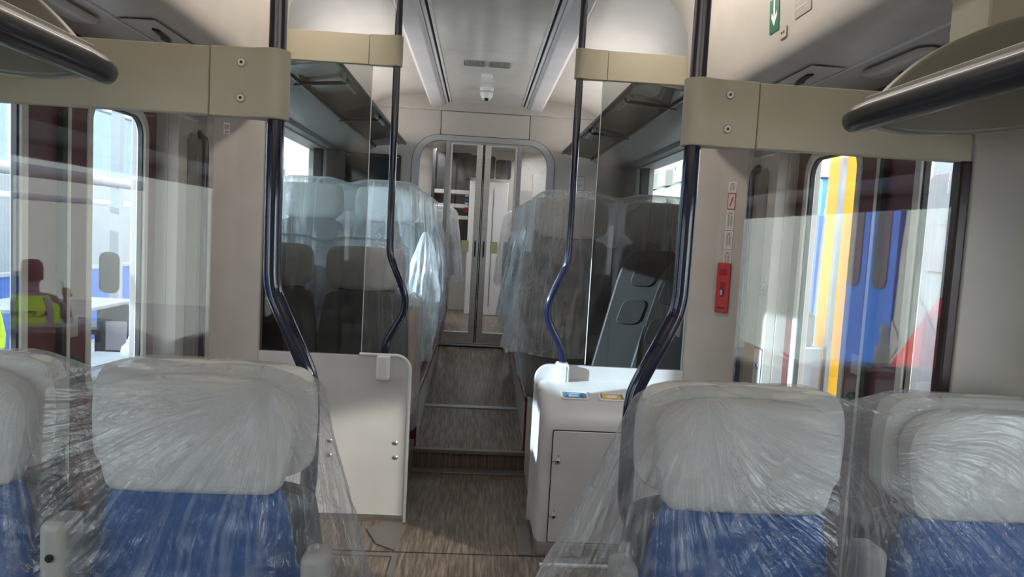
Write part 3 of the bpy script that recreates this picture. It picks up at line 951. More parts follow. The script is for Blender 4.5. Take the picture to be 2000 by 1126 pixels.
MB().ring(rr(0, -.02, .064, .098, .002, 3), rr(0, -.02, .058, .092, .002, 3), 'z', .0012, .0018).build('door_outline', SIGNW, o)
o = slope_plate('notice_sticker', 1, .64, 2.165, .11, .15, SIGNG, 'grey printed notice right of the green exit sign')
b = MB()
for k in range(5): b.box(-.045, .045-.01*(k % 3), .03-.02*k, .036-.02*k, .0012, .0017)
b.build('print', WALLG, o)
for sx in (-1, 1):
    o = MB().prism(rr(0, 0, .052, .036, .004, 3), 'z', 0, .001).build('number_plate_sticker', SIGNG)
    p = Vector((sx*.9455, 2.30 if sx > 0 else 2.265, 2.133 if sx > 0 else 2.137)); ux = Vector((0, -sx, 0)); up = Vector((-sx*.018, 0, .305)).normalized()
    nrm = ux.cross(up)
    plate_local(o, p+nrm*.0015, ux, up)
    tag(o, 'small outlined number sticker on the %s over-door panel' % ('left' if sx < 0 else 'right'), 'sticker', 'number stickers')
    MB().prism(rr(0, 0, .047, .031, .003, 3), 'z', .001, .0014).build('label_face', CREAM, o)
    text('02 03' if sx < 0 else '04 05', .013, BLACK, o, Matrix.Translation((0, 0, .0016)))
# underside fittings of the over-door units
for sx in (-1, 1):
    side = 'left' if sx < 0 else 'right'
    o = empty('roof_latch', (0, 0, 0), 'black finger latch on a hatch plate under the %s over-door unit' % side, 'latch', 'over-door latches')
    MB().box(sx*1.03, sx*1.14, 2.26, 2.62, 2.021, 2.0245).build('hatch_plate', WHITE if sx > 0 else CEILM, o, bevel=.001)
    MB().prism([(sx*1.060, 2.36), (sx*1.075, 2.34), (sx*1.085, 2.42), (sx*1.10, 2.46), (sx*1.09, 2.52), (sx*1.072, 2.46)], 'z', 2.014, 2.021).build('latch', BLACK, o, bevel=.001)
    o = tag(MB().pillow([(p[0], p[1]) for p in rr(0, 0, .34, .075, .036)], 0, .022, .004).build('bump_cover', WALL), 'rounded oblong cover bump under the %s over-door unit' % side, 'cover', 'oblong bump covers')
    plate_local(o, (sx*1.235, 2.12, 2.016), (0, 1, 0), (sx, 0, 0)) if False else None
    o.matrix_world = Matrix(((0, 0, 1, sx*1.235), (1, 0, 0, 2.12), (0, 1, 0, 2.016), (0, 0, 0, 1)))

# ------------------------------------------------------------------ luggage racks
def rack(sx, y0, y1, xr, zr, rad, near):
    side = 'left' if sx < 0 else 'right'
    if near: lab = 'dark rounded luggage rack end at the top %s corner nearest the camera' % side
    else: lab = 'long glass luggage rack with dark front rail over the far %s seats' % side
    t = empty('luggage_rack', (0, 0, 0), lab, 'luggage rack', 'luggage racks')
    if near:
        pts = [(sx*xr, y0, zr)]
        yy = y1-.10
        pts = [(sx*xr, y0, zr), (sx*xr, yy, zr), (sx*(xr-.001), yy+.05, zr-.002), (sx*(xr), yy+.085, zr-.004), (sx*xr, yy+.10, zr-.006)]
        MB().tube(pts, [rad, rad, rad*.98, rad*.80, rad*.45], 20).build('front_rail', NAVYM, t)
        # glass tray behind the rail with a light channel
        MB().prism([(sx*(xr+.005), zr+.030), (sx*(xr+.33), zr+.10), (sx*(xr+.33), zr+.106), (sx*(xr+.005), zr+.036)], 'y', y0, y1-.10).build('glass_shelf', RACKG, t, smooth=False)
        MB().box(sx*(xr-.004), sx*(xr+.020), y0, y1-.06, zr+.018, zr+.034).build('top_channel', WALLG, t, bevel=.002)
        b = MB()
        outl = chaikin([(xr-.015, zr-.02), (xr+.02, zr+.045), (xr+.12, zr+.135), (xr+.30, zr+.21), (xr+.46, zr+.22), (xr+.50, zr+.05), (xr+.30, zr-.01), (xr+.10, zr-.035)], 2)
        b.prism([(sx*p[0], p[1]) for p in outl], 'y', y1-.085, y1-.055)
        b.build('end_bracket', mat('olive_bracket', (.20, .19, .15), .3), t, bevel=.006)
        MB().prism([(sx*(xr+.36), zr-.05), (sx*1.345, zr-.06), (sx*1.345, zr-.035), (sx*(xr+.36), zr-.025)], 'y', y0, y1-.06).build('wall_moulding', WALL, t, bevel=.004)
    else:
        MB().tube([(sx*xr, y0, zr), (sx*xr, y1-.12, zr), (sx*xr, y1-.06, zr-.001), (sx*(xr+.002), y1-.01, zr-.003)], [rad, rad, rad, rad*.6], 14).build('front_rail', NAVYM, t)
        MB().tube([(sx*(xr+.022), y0, zr+.012), (sx*(xr+.022), y1-.05, zr+.012)], .009, 10).build('grey_channel', ALU, t)
        MB().prism([(sx*(xr+.012), zr-.006), (sx*1.0, zr-.042), (sx*1.0, zr-.036), (sx*(xr+.012), zr)], 'y', y0, y1-.03).build('glass_shelf', RACKG, t, smooth=False)
        MB().box(sx*.985, sx*1.0, y0, y1-.03, zr-.052, zr-.032).build('rear_rail', BLACK, t)
        for yb in (y0+.35, y0+1.55):
            MB().tube([(sx*(xr+.01), yb, zr-.012), (sx*(xr+.03), yb+.01, zr-.03), (sx*1.15, yb+.01, zr-.06)], .010, 8).build('bracket_arm', BLACK, t)
            for k in range(2): pass
            MB().tube([(sx*(xr+.03), yb-.10, zr-.022), (sx*(xr+.03), yb+.30, zr-.022)], .010, 10).build('reading_lamp', ALU, t)
        MB().prism([(sx*1.0, zr-.045), (sx*1.06, zr-.085), (sx*1.33, zr-.105), (sx*1.33, zr-.06), (sx*1.06, zr-.03)], 'y', y0, y1).build('wall_moulding', WALL, t, bevel=.006)
for sx in (-1, 1):
    rack(sx, -2.6, 1.36, .70, 1.688, .027, True)
    rack(sx, YF+.06, 6.58, .722, 2.21, .014, False)

# ------------------------------------------------------------------ windows
for i, sx in enumerate((-1, 1)):
    o = MB().box(sx*1.40, sx*1.405, 3.72, 6.10, 1.22, 2.06).build('window_%d' % (1+i), WIN, smooth=False)
    struct(o)
    b = MB()
    b.box(sx*1.325, sx*1.345, 6.055, 6.10, 1.22, 2.06)
    b.box(sx*1.325, sx*1.345, 3.72, 3.76, 1.22, 2.06)
    b.box(sx*1.325, sx*1.345, 3.72, 6.10, 1.21, 1.25)
    b.build('window_frame', TRIM, o, bevel=.003)
    b = MB()
    b.box(sx*1.345, sx*1.41, 5.98, 6.05, 1.25, 2.06)
    b.box(sx*1.345, sx*1.41, 3.76, 3.80, 1.25, 2.06)
    b.build('dark_reveal', BLACK, o)
    b = MB()
    prof = [(sx*1.33, 2.165), (sx*1.275, 2.16), (sx*1.27, 2.145), (sx*1.28, 2.14), (sx*1.27, 2.13), (sx*1.28, 2.12), (sx*1.272, 2.105), (sx*1.285, 2.08), (sx*1.33, 2.07)]
    b.prism(prof, 'y', 3.70, 6.16)
    o2 = b.build('roller_blind', WALLG, bevel=.001)
    tag(o2, 'ribbed grey roller blind cassette above the far %s saloon window' % ('left' if sx < 0 else 'right'), 'blind', 'roller blinds')
    o = struct(MB().box(sx*1.42, sx*1.425, -1.3, 1.12, .78, 1.62).build('window_%d' % (5+i), WIN, smooth=False))
    b = MB(); b.ring(rr(-.09, 1.20, 2.42, .84, .05), rr(-.09, 1.20, 2.34, .76, .04), 'x', sx*1.33, sx*1.36)
    b.build('window_frame', TRIM, o, bevel=.003)
struct(MB().box(-1.48, 1.48, -3.06, -3.0, 0, 2.7).build('wall_rear', WALL))
#PART2
# ------------------------------------------------------------------ seats
def mirror(pts, sx): return [(p[0]*sx, p[1]) for p in pts]
def make_seat(front_col, name='passenger_chair'):
    """seat facing -y, back plane at y=0, floor at z=0, aisle side at +x"""
    t = empty(name, (0, 0, 0), 'x', 'seat')
    head = chaikin([(-.10, 1.146), (.10, 1.146), (.158, 1.122), (.178, 1.085), (.178, 1.04), (.160, .962), (.152, .938), (.128, .932), (-.128, .932), (-.152, .938), (-.160, .962), (-.178, 1.04), (-.178, 1.085), (-.158, 1.122)], 2)
    back = chaikin([(-.142, .955), (.142, .955), (.162, .91), (.205, .70), (.215, .50), (.205, .42), (-.205, .42), (-.215, .50), (-.205, .70), (-.162, .91)], 3)
    shell = chaikin([(-.12, 1.185), (.12, 1.185), (.198, 1.150), (.208, 1.05), (.205, .90), (.235, .70), (.240, .35), (-.240, .35), (-.235, .70), (-.205, .90), (-.208, 1.05), (-.198, 1.150)], 3)
    lower = [p for p in shell]
    MB().pillow(head, -.012, .046, .012, 9, 6).build('headrest', HEADF, t)
    MB().pillow(back, -.006, .050, .010, 8, 4).build('back_cushion', BLUEF, t)
    # grey shell: upper cap is the pale headrest back, lower the dark shell
    cap = chaikin([(-.15, 1.165), (.15, 1.165), (.200, 1.145), (.208, 1.05), (.196, .935), (-.196, .935), (-.208, 1.05), (-.200, 1.145)], 3)
    MB().pillow(cap, .015, .020, .050, 8, 5).build('headrest_back', HEADF, t)
    sh = chaikin([(-.196, .942), (.196, .942), (.215, .86), (.238, .68), (.240, .33), (-.240, .33), (-.238, .68), (-.215, .86)], 3)
    MB().pillow(sh, .018, .022, .055, 8, 5).build('back_shell', SHELLD, t)
    MB().pillow([(p[0], p[1]) for p in rr(0, 0, .43, .44, .06)], 0, .05, .05, 6, 4).build('seat_cushion', BLUEF, t).matrix_world = Matrix(((1, 0, 0, 0), (0, 0, 1, -.27), (0, -1, 0, .43), (0, 0, 0, 1)))
    MB().box(-.20, .20, -.40, -.02, .02, .36).build('pedestal', SHELL, t, bevel=.03)
    a = MB().box(-.024, .024, -.115, -.045, .55, .945).build('armrest', ARMG, t, bevel=.016, seg=4)
    a.location = (.235, 0, 0)
    for s_ in (-1, 1):
        h = MB().lathe([(.007, 0), (.007, -.002)], (0, -.117, .885), 'y', 12)
    h.build('pivot_cap', BLACK, a)
    return t
proto = make_seat(None)
first = [True]
def seat(x, y, z, aisle, face, label, group):
    o = proto if first[0] else copy_tree(proto)
    first[0] = False
    o.location = (x, y, z)
    flip = (aisle > 0) != (face < 0)      # local +x must point to the aisle
    o.rotation_euler = (0, 0, 0 if face < 0 else pi)
    o.scale = (1, 1, 1)
    for ch in o.children:
        if ch.name.startswith('armrest'):
            k = .235 if abs(x) < .8 else .262
            ch.location.x = -k if flip else k
            ch.location.z = -.09 if abs(x) < .8 else -.045
    o['label'] = label; o['group'] = group
    return o
XA, XW = .500, .968
G1, G2 = 'blue seats facing the camera', 'seats beyond the far screens'
seat(-XA, 1.31, 0, 1, -1, 'blue seat with grey headrest in the foreground, left of the aisle under plastic film', G1)
seat(-XW, 1.31, 0, 1, -1, 'blue seat with grey headrest cut off at the left edge of the photo', G1)
seat(XA+.022, 1.31, 0, -1, -1, 'blue seat with grey headrest in the foreground, right of the aisle under plastic film', G1)
seat(XW+.035, 1.31, 0, -1, -1, 'blue seat with grey headrest in the lower right corner beside the right wall', G1)
# left, beyond the far screen: a low row, then raised rows
seat(-.585, 3.72, .165, 1, 1, 'low aisle seat just behind the left smoked screen', G2)
seat(-1.06, 3.72, .165, 1, 1, 'low window seat just behind the left smoked screen', G2)
rowsL = [(4.62, 'second row'), (5.35, 'third row'), (6.02, 'last row')]
for y, nm in rowsL:
    o1 = seat(-.605, y, .53, 1, 1, 'raised grey backed aisle seat, %s of the left side' % nm, G2)
    o2 = seat(-1.09, y, .53, 1, 1, 'raised grey backed window seat, %s of the left side' % nm, G2)
rowsR = [(3.93, 'first row'), (4.88, 'second row'), (5.65, 'third row')]
for y, nm in rowsR:
    seat(.500, y, .49, -1, 1, 'raised grey backed aisle seat, %s behind the right screen' % nm, G2)
    seat(1.005, y, .49, -1, 1, 'raised grey backed window seat, %s behind the right screen' % nm, G2)
for sx in (-1, 1):
    seat(sx*.52, 7.7, .50, -sx, 1, '%s aisle seat in the compartment beyond the glass sliding door' % ('left' if sx < 0 else 'right'), G2)
    struct(MB().box(sx*.37, sx*1.33, 7.2, 8.9, .3, .50).build('floor', VINYL))
struct(MB().box(-1.33, -.335, 3.45, 4.22, -.02, .165).build('floor', VINYL, smooth=False))
struct(MB().box(-1.33, -.375, 4.26, 6.59, .39, .53).build('floor', VINYL, smooth=False))
struct(MB().box(.375, 1.33, 3.62, 6.59, .39, .49).build('floor', VINYL, smooth=False))
struct(MB().box(.34, 1.33, 3.60, 4.30, -.02, .49).build('trim_19', CREAM, bevel=.004))

SLOTG = mat('slotted_panel_grey', (.12, .12, .125), .5)
# slotted side panels right behind the right smoked screen
def slotted(x0, x1, z0, z1, lean, y, label, holes):
    t = empty('slotted_panel', (0, 0, 0), label, 'panel', 'slotted panels behind the right screen')
    w_ = .34
    outl = chaikin([(x0, z0), (x0+lean*.5, (z0+z1)/2), (x0+lean, z1-.02), (x0+lean+.10, z1), (x0+lean+w_, z1), (x0+lean+w_, z0)], 2)
    MB().prism(outl, 'y', y, y+.025).build('panel', SLOTG, t, bevel=.006)
    for (hx, hz) in holes:
        b = MB(); pts = [(p[0]+(p[1])*.32, p[1]) for p in rr(0, 0, .125, .13, .035)]
        b.prism([(hx+p[0], hz+p[1]) for p in pts], 'y', y-.006, y+.001)
        b.build('slot', SHELLD, t, bevel=.003)
slotted(.565, 1, .56, 1.395, .185, 3.60, 'tall grey slotted moulded panel leaning behind the right smoked screen', ((.86, 1.27), (.80, 1.07)))
slotted(.735, 1, .56, 1.345, .20, 3.50, 'front grey slotted moulded panel leaning closest behind the right smoked screen', ((.985, 1.19), (.925, .99)))

# ------------------------------------------------------------------ polythene covers
def ridge(v): return 1-abs(2*(v-math.floor(v))-1)
def cover(name, label, group, cxs, y0, y1, ztop, zbot, flare, m, seed=0, nu=300, nv=90, hw=.215, sag=.03, ragged=.03, pin=None, amp=1.0):
    """sheet draped over the seats at cxs; flare(a, t) pushes the skirt outwards (dx, dy)"""
    rnd = random.Random(seed)
    xc = (min(cxs)+max(cxs))/2; W = (max(cxs)-min(cxs))/2+hw
    yc = (y0+y1)/2; D = (y1-y0)/2
    ph = [rnd.random() for _ in range(12)]
    fq = [9, 14, 23, 37, 61]
    am = [.020, .014, .008, .0045, .0025]
    def top(x):
        d = min(abs(x-c) for c in cxs)
        k = max(0, d-.12)
        s_ = max(0, (d-.15)/.1)
        inside = min(cxs)-.02 < x < max(cxs)+.02
        if inside: return ztop - sag*min(1, (k/.11))**1.5
        return ztop - .02*(k/.08)**2 if k < .12 else ztop-.045
    SPLIT = .22
    def fn(u, v):
        a = 2*pi*u
        ca_, sa_ = cos(a), sin(a)
        e = 2/5.5
        fx = math.copysign(abs(ca_)**e, ca_); fy = math.copysign(abs(sa_)**e, sa_)
        if v < SPLIT:
            q = v/SPLIT
            x = xc+W*fx*q; y = yc+D*fy*q
            z = top(x) - .018*q**8
            z += .004*noise.noise(Vector((x*9, y*20, seed)))
            return (x, y, z)
        q = (v-SPLIT)/(1-SPLIT)
        bx, by = xc+W*fx, yc+D*fy
        zt = top(bx)-.018
        # fold fan: frequency in angle, growing down the skirt
        f = 0
        uu = u + .035*noise.noise(Vector((u*6, q*1.3, seed)))
        pl = 2*(W+D)*2
        for k in range(5):
            f += am[k]*(ridge(uu*fq[k]*pl/3.0+ph[k]+.25*q*sin(5*u+ph[k]*6))**1.6-.4)
        grow = min(1, q*2.6)
        f *= amp*(.25+.75*grow)*(.6+.9*q)
        f += .012*noise.noise(Vector((bx*7, by*7, q*5+seed)))*grow
        f += .005*noise.noise(Vector((bx*26, by*26, q*22+seed)))*grow
        dx, dy = flare(ca_, sa_, q, fx, fy)
        zb = zbot + ragged*noise.noise(Vector((u*9, seed, 2)))
        x = max(-1.315, min(1.315, bx + (f)*fx*.9 + dx))
        y = by + (f)*math.copysign(1, fy)*(.3+.7*abs(fy)) + dy
        z = zt + (zb-zt)*q**.92
        return (x, y, z)
    g = MB().grid(nu, nv, fn, wrap=True); g.guv = (nu, nv, round(4*(W+D)*2)/2)
    o = g.build(name, m, fix=True)
    if pin:      # folds fan out from the points where the sheet is pulled tight
        lay = o.data.uv_layers[0]
        me = o.data
        for pl_ in me.polygons:
            cxx = pl_.center.x
            pz = min(pin, key=lambda q: q[2](cxx))
            for li in pl_.loop_indices:
                co = me.vertices[me.loops[li].vertex_index].co
                ax, az = co.x-pz[0], pz[1]-co.z
                dd = sqrt(ax*ax+az*az)
                an = atan2(ax, az+.02)
                lay.data[li].uv = (an*.85+.25*noise.noise(Vector((co.x*3, co.z*3, seed))), dd*1.3+co.y*2)
    o.data.set_sharp_from_angle(angle=radians(80))
    return tag(o, label, 'plastic cover', group)

GC = 'polythene dust covers'
def flL(ca_, sa_, q, fx, fy):
    dx = 0; dy = -.08*q*max(0, -sa_)
    if ca_ > 0: dx = .10*min(1, q*1.9)**1.1*ca_**.7*(1 if q < .52 else max(.35, 1-2.2*(q-.52)))
    return dx, dy
def flR(ca_, sa_, q, fx, fy):
    dx = 0; dy = -.10*q*max(0, -sa_)
    if ca_ < 0: dx = -.32*q*abs(ca_)**.8
    return dx, dy
cover('plastic_cover', 'clear polythene cover draped over the two foreground seats left of the aisle', GC, (-XA, -XW), 1.225, 1.40, 1.164, .45, flL, FILM, 3, 460, 130, pin=[(-.36, 1.13, lambda x: 0 if x > -.74 else 1), (-.80, 1.12, lambda x: 1 if x > -.74 else 0)])
cover('plastic_cover', 'clear polythene cover flaring into the aisle over the two foreground seats on the right', GC, (XA+.022, XW+.035), 1.225, 1.40, 1.164, .45, flR, FILM, 8, 460, 130, pin=[(.42, 1.15, lambda x: 0 if x < .68 else 1), (.69, 1.08, lambda x: 1 if x < .68 else 0)])
def flfar(sx, k=.05, dn=0):
    def f(ca_, sa_, q, fx, fy):
        return (-sx*k*q*max(0, -sx*ca_), 0)
    return f
cover('plastic_cover', 'thin polythene cover over the low seats behind the left smoked screen', GC, (-.585, -1.06), 3.60, 3.82, 1.375, .45, flfar(-1, .03), FILM, 11, 220, 60, amp=.5)
for k, (y, nm) in enumerate(rowsL):
    cover('plastic_cover', 'crumpled polythene cover over the %s seats of the left side' % nm, GC, (-.605, -1.09), y-.12, y+.16, 1.735, .75, flfar(-1, .10), FILM2, 20+k, 220, 60, hw=.23, amp=1.1)
for k, (y, nm) in enumerate(rowsR):
    cover('plastic_cover', 'crumpled polythene cover over the %s seats of the right side' % nm, GC, (.500, 1.005), y-.10, y+.16, 1.695, .78, flfar(1, .12), FILM2, 40+k, 220, 60, hw=.22, amp=.9)
for sx in (-1, 1):
    cover('plastic_cover', 'crumpled polythene cover on the %s seat beyond the glass sliding door' % ('left' if sx < 0 else 'right'), GC, (sx*.50,), 7.5, 7.9, 1.71, .9, flfar(sx, .08), FILM2, 60+sx, 160, 40, hw=.25)

# skirts hanging over the aisle ends of the raised seats, over armrests and cushions
def skirt(label, sx, xin, y0, y1, z1, z0, seed, m, bulge=.05):
    def fn(u, v):
        a = 2*pi*u
        ca_, sa_ = cos(a), sin(a)
        hy = (y1-y0)/2; hx = .085
        taper = sin(pi*min(1, (1-v)*1.05+.02)*.5)**.55
        f = 1+.16*(ridge(u*7+v*.6)-.5)+.10*(ridge(u*13-v*.9)-.5)+.22*noise.noise(Vector((ca_*2.2+seed, sa_*2.2, v*5)))
        x = xin + (hx*taper+bulge*sin(pi*(1-v)**.8))*ca_*f*.8
        y = (y0+y1)/2 + hy*sa_*f*taper
        z = z0+(z1-z0)*v + .02*noise.noise(Vector((u*8, seed, 1)))*(1-v)
        return (x, y, z)
    g = MB().grid(90, 50, fn, wrap=True); g.guv = (90, 50, 1)
    o = g.build('plastic_wrapping', m)
    o.data.set_sharp_from_angle(angle=radians(80))
    return tag(o, label, 'plastic wrapping', 'creased wrappings along the aisle')
skirt('creased plastic wrapping hanging at the aisle end of the second left row', -1, -.345, 4.30, 4.62, 1.42, .62, 1, FILM2)
skirt('creased plastic wrapping hanging at the aisle end of the third left row', -1, -.345, 5.15, 5.5, 1.46, .60, 2, FILM2)
skirt('creased plastic wrapping hanging at the aisle end of the last left row', -1, -.35, 5.9, 6.2, 1.5, .64, 3, FILM2)
skirt('creased plastic wrapping hanging at the aisle end of the first right row', 1, .335, 4.00, 4.35, 1.44, .60, 4, FILM2)
skirt('creased plastic wrapping hanging at the aisle end of the second right row', 1, .31, 4.95, 5.3, 1.50, .62, 5, FILM2)
skirt('creased plastic wrapping hanging at the aisle end of the third right row', 1, .32, 5.75, 6.1, 1.5, .66, 6, FILM2)

# bubble wrapped armrest by the low left seat
t = empty('wrapped_armrest', (0, 0, 0), 'bubble wrapped armrest padded with peach card beside the low left seat', 'armrest')
MB().box(-.375, -.325, 3.74, 4.02, .42, 1.0).build('card_sleeve', ORANGE, t, bevel=.02)
def bw(u, v):
    a = 2*pi*u; ca_, sa_ = cos(a), sin(a)
    f = 1+.08*noise.noise(Vector((ca_*3, sa_*3, v*6)))
    tp = 1 if v < .93 else (1-(v-.93)/.075)
    return (-.350+.052*f*math.copysign(abs(ca_)**.6, ca_)*tp, 3.88+.175*f*math.copysign(abs(sa_)**.6, sa_)*tp, .36+.73*v)
g = MB().grid(60, 40, bw, wrap=True); g.guv = (60, 40, 1); g.build('bubble_wrap', BUBBLE, t)
# dark seat wings that show beside the raised aisle seats
for (x, y, nm) in ((-.375, 4.66, 'left'), (.305, 3.97, 'right')):
    s_ = -1 if x < 0 else 1
    o = MB().prism(chaikin([(y-.02, 1.50), (y+.10, 1.46), (y+.20, 1.30), (y+.20, 1.02), (y+.05, .93), (y-.04, 1.0)], 3), 'x', x, x+s_*.06).build('side_wing', BLACK, bevel=.015)
    tag(o, 'black padded side wing at the %s raised aisle seat' % nm, 'seat wing', 'black side wings')

# ------------------------------------------------------------------ outside, left: works office by the train
GZ = -.40
struct(MB().box(-14, -1.52, -12, 26, GZ-.1, GZ).build('ground', CONC, smooth=False))
struct(MB().box(1.52, 14, -14, 40, -1.1, -1.0).build('ground', CONC, smooth=False))
o = empty('office_partition', (0, 0, 0), 'blue fabric office partition wall outside the left doors', 'partition')
b = MB(); b.box(-5.6, -5.5, -6, 16, GZ, .62); b.build('panel', OBLUE, o)
b = MB(); b.box(-5.62, -5.48, -6, 16, .62, .66); b.build('top_cap', OWHITE, o)
o = empty('hall_wall', (0, 0, 0), 'white works hall wall with pale blue windows outside the left doors', 'wall')
MB().box(-7.2, -7.0, -8, 26, GZ, 1.9).build('lower_wall', OWHITE, o)
MB().box(-7.2, -7.0, -8, 26, 3.3, 3.7).build('upper_beam', TRIM, o)
MB().box(-7.14, -7.06, -8, -.4, 1.9, 3.3).build('sun_block_panel', OWHITE, o)  # added out of view to keep the sun off the near seats
MB().box(-7.12, -7.10, -.4, 26, 1.9, 3.3).build('glazing', glass('hall_glass', (.50, .60, .72), .3), o)
for k in range(18):
    y = -8+k*1.9
    MB().box(-7.22, -6.98, y, y+.12, 1.9, 3.3).build('window_post', TRIM, o)
o = tag(MB().tube([(-4.2, -6, 1.78), (-4.2, 16, 1.78)], .06, 12).build('handrail_pipe', ALU), 'thick grey horizontal pipe across the view outside the left doors', 'pipe')
o = tag(MB().tube([(-4.6, -6, 1.55), (-4.6, 16, 1.55)], .035, 10).build('handrail_pipe', TRIM), 'thinner pale pipe below the thick grey pipe outside the left doors', 'pipe')
for k, y in enumerate((5.4, 8.4)):
    o = MB().box(-4.28, -4.18, y, y+.1, GZ, 2.9).build('steel_post', OWHITE)
    tag(o, '%s slim white steel post outside the left doors' % ('nearer' if k == 0 else 'farther'), 'post', 'white steel posts')
def table(x, y, z, lx, ly, label):
    t = empty('office_table', (0, 0, 0), label, 'table', 'white office tables')
    MB().box(x-lx/2, x+lx/2, y-ly/2, y+ly/2, z-.03, z).build('tabletop', OWHITE, t, bevel=.005)
    for a in (-1, 1):
        for c_ in (-1, 1):
            MB().box(x+a*(lx/2-.06)-.02, x+a*(lx/2-.06)+.02, y+c_*(ly/2-.06)-.02, y+c_*(ly/2-.06)+.02, GZ, z-.03).build('leg', ALU, t)
table(-3.55, 6.0, .66, .9, 1.1, 'upper white table outside the left doors')
table(-2.55, 5.25, .33, .9, .9, 'low white table with a jug outside the left doors')
t = empty('water_jug', (0, 0, 0), 'round white jug with a ring handle on the low white table', 'jug')
MB().lathe([(.04, 0), (.062, .02), (.070, .06), (.062, .10), (.035, .125), (.028, .14), (.032, .15)], (-2.60, 5.42, .33)).build('body', SIGNW, t)
MB().tube([(-2.60+.0*cos(a), 5.42+.035*cos(a), .475+.035*sin(a)) for a in [radians(d) for d in range(0, 361, 20)]], .008, 8, close=False).build('handle', SIGNW, t)
t = empty('office_chair', (0, 0, 0), 'black mesh backed office chair at the upper white table', 'chair')
MB().pillow([(p[0]-3.72, p[1]+.83) for p in rr(0, 0, .20, .42, .07)], 7.3, .03, .03).build('backrest', BLACK, t)
MB().box(-3.95, -3.5, 6.9, 7.3, .25, .33).build('seat', BLACK, t, bevel=.03)
MB().tube([(-3.72, 7.1, GZ), (-3.72, 7.1, .26)], .03, 10).build('column', BLACK, t)
t = empty('document_stand', (0, 0, 0), 'black stand holding printed sheets under the white table edge', 'stand')
MB().prism(rr(-3.2, .32, .28, .62, .02), 'y', 6.35, 6.39).build('frame', BLACK, t)
MB().box(-3.26, -3.08, 6.345, 6.35, .22, .48).build('printed_sheet', TRG, t)
MB().box(-3.35, -3.05, 6.30, 6.5, GZ, .02).build('foot', BLACK, t)
t = empty('hanging_vest', (0, 0, 0), 'bright yellow high visibility vest at the left edge of the photo', 'vest')
MB().prism(chaikin([(4.05, .70), (4.35, 1.0), (4.62, .95), (4.80, .4), (4.1, .35)], 2), 'x', -3.3, -3.05).build('cloth', VEST, t, bevel=.04)
MB().tube([(-3.18, 4.45, GZ), (-3.18, 4.45, .9)], .02, 8).build('stand', ALU, t)

# ------------------------------------------------------------------ worker outside the left windows (seen mirrored in the near glass screen)
def skinned(name, chains, m, parent, sub=2):
    bm = bmesh.new()
    lay = bm.verts.layers.skin.verify()
    cache = {}
    root = None
    for ch in chains:
        prev = None
        for (p, r) in ch:
            key = tuple(round(c, 4) for c in p)
            v = cache.get(key)
            if v is None:
                v = bm.verts.new(p); cache[key] = v
                rr_ = r if isinstance(r, tuple) else (r, r)
                v[lay].radius = rr_
                if root is None: root = v; v[lay].use_root = True
            if prev is not None and prev != v:
                try: bm.edges.new((prev, v))
                except ValueError: pass
            prev = v
    me = bpy.data.meshes.new(name); bm.to_mesh(me); bm.free()
    o = bpy.data.objects.new(name, me); COL.objects.link(o)
    me.materials.append(m)
    o.modifiers.new('skin', 'SKIN').use_smooth_shade = True
    s_ = o.modifiers.new('sub', 'SUBSURF'); s_.levels = sub; s_.render_levels = sub
    if parent: o.parent = parent
    return o
P = empty('person', (-3.95, -3.45, GZ), 'person in a yellow high visibility vest bent over a table, mirrored in left glass screen', 'person')
P.rotation_euler = (0, 0, radians(-28))
# local frame: back towards +y, faces -y, seat height .46
body = [
 [((0, 0, .52), (.16, .12)), ((0, -.02, .66), (.15, .11)), ((0, -.06, .82), (.165, .115)), ((0, -.11, .97), (.15, .10)), ((0, -.16, 1.06), (.07, .07)), ((0, -.19, 1.12), (.058, .058)), ((0, -.215, 1.20), (.078, .092)), ((0, -.225, 1.28), (.075, .09))],
 [((0, -.11, .97), (.15, .10)), ((-.17, -.12, 1.0), (.062, .062)), ((-.25, -.18, .88), (.052, .052)), ((-.27, -.30, .76), (.042, .042)), ((-.18, -.46, .77), (.032, .032)), ((-.13, -.53, .775), (.026, .030)), ((-.11, -.58, .775), (.018, .028))],
 [((0, -.11, .97), (.15, .10)), ((.17, -.12, 1.0), (.062, .062)), ((.26, -.16, .88), (.052, .052)), ((.29, -.26, .78), (.042, .042)), ((.27, -.38, .90), (.032, .032)), ((.26, -.42, .96), (.026, .030)), ((.26, -.44, 1.0), (.018, .028))],
 [((0, 0, .52), (.16, .12)), ((-.10, -.08, .50), (.085, .085)), ((-.12, -.44, .50), (.062, .062)), ((-.12, -.46, .28), (.055, .055)), ((-.12, -.44, .07), (.040, .040)), ((-.12, -.56, .04), (.038, .032))],
 [((0, 0, .52), (.16, .12)), ((.10, -.08, .50), (.085, .085)), ((.12, -.44, .50), (.062, .062)), ((.12, -.46, .28), (.055, .055)), ((.12, -.44, .07), (.040, .040)), ((.12, -.56, .04), (.038, .032))],
]
skinned('body', body, PINK, P)
# head with face
hd = MB()
def headf(u, v):
    a = 2*pi*u; b_ = pi*(v-.5)
    x = .078*cos(b_)*cos(a); y = .098*cos(b_)*sin(a); z = .118*sin(b_)
    if z < 0: x *= 1-.25*(-z/.118)**1.5; y *= 1-.10*(-z/.118)
    if sin(a) < -.8 and abs(x) < .02: y -= .018*math.exp(-((z+.012)/.022)**2)
    return (x, y-.235, z+1.235)
hd.grid(28, 20, headf, wrap=True)
H = hd.build('head', SKIN, P)
for s_ in (-1, 1):
    MB().lathe([(.001, 0), (.016, .006), (.02, .012), (.006, .02)], (s_*.078-.01, -.225, 1.235), 'x', 12).build('ear', SKIN, H)
    MB().lathe([(.001, -.004), (.010, 0), (.001, .004)], (s_*.030, -.325, 1.25), 'y', 12).build('eye', BLACK, H)
MB().box(-.022, .022, -.325, -.318, 1.178, 1.186).build('mouth', REDM, H, bevel=.003)
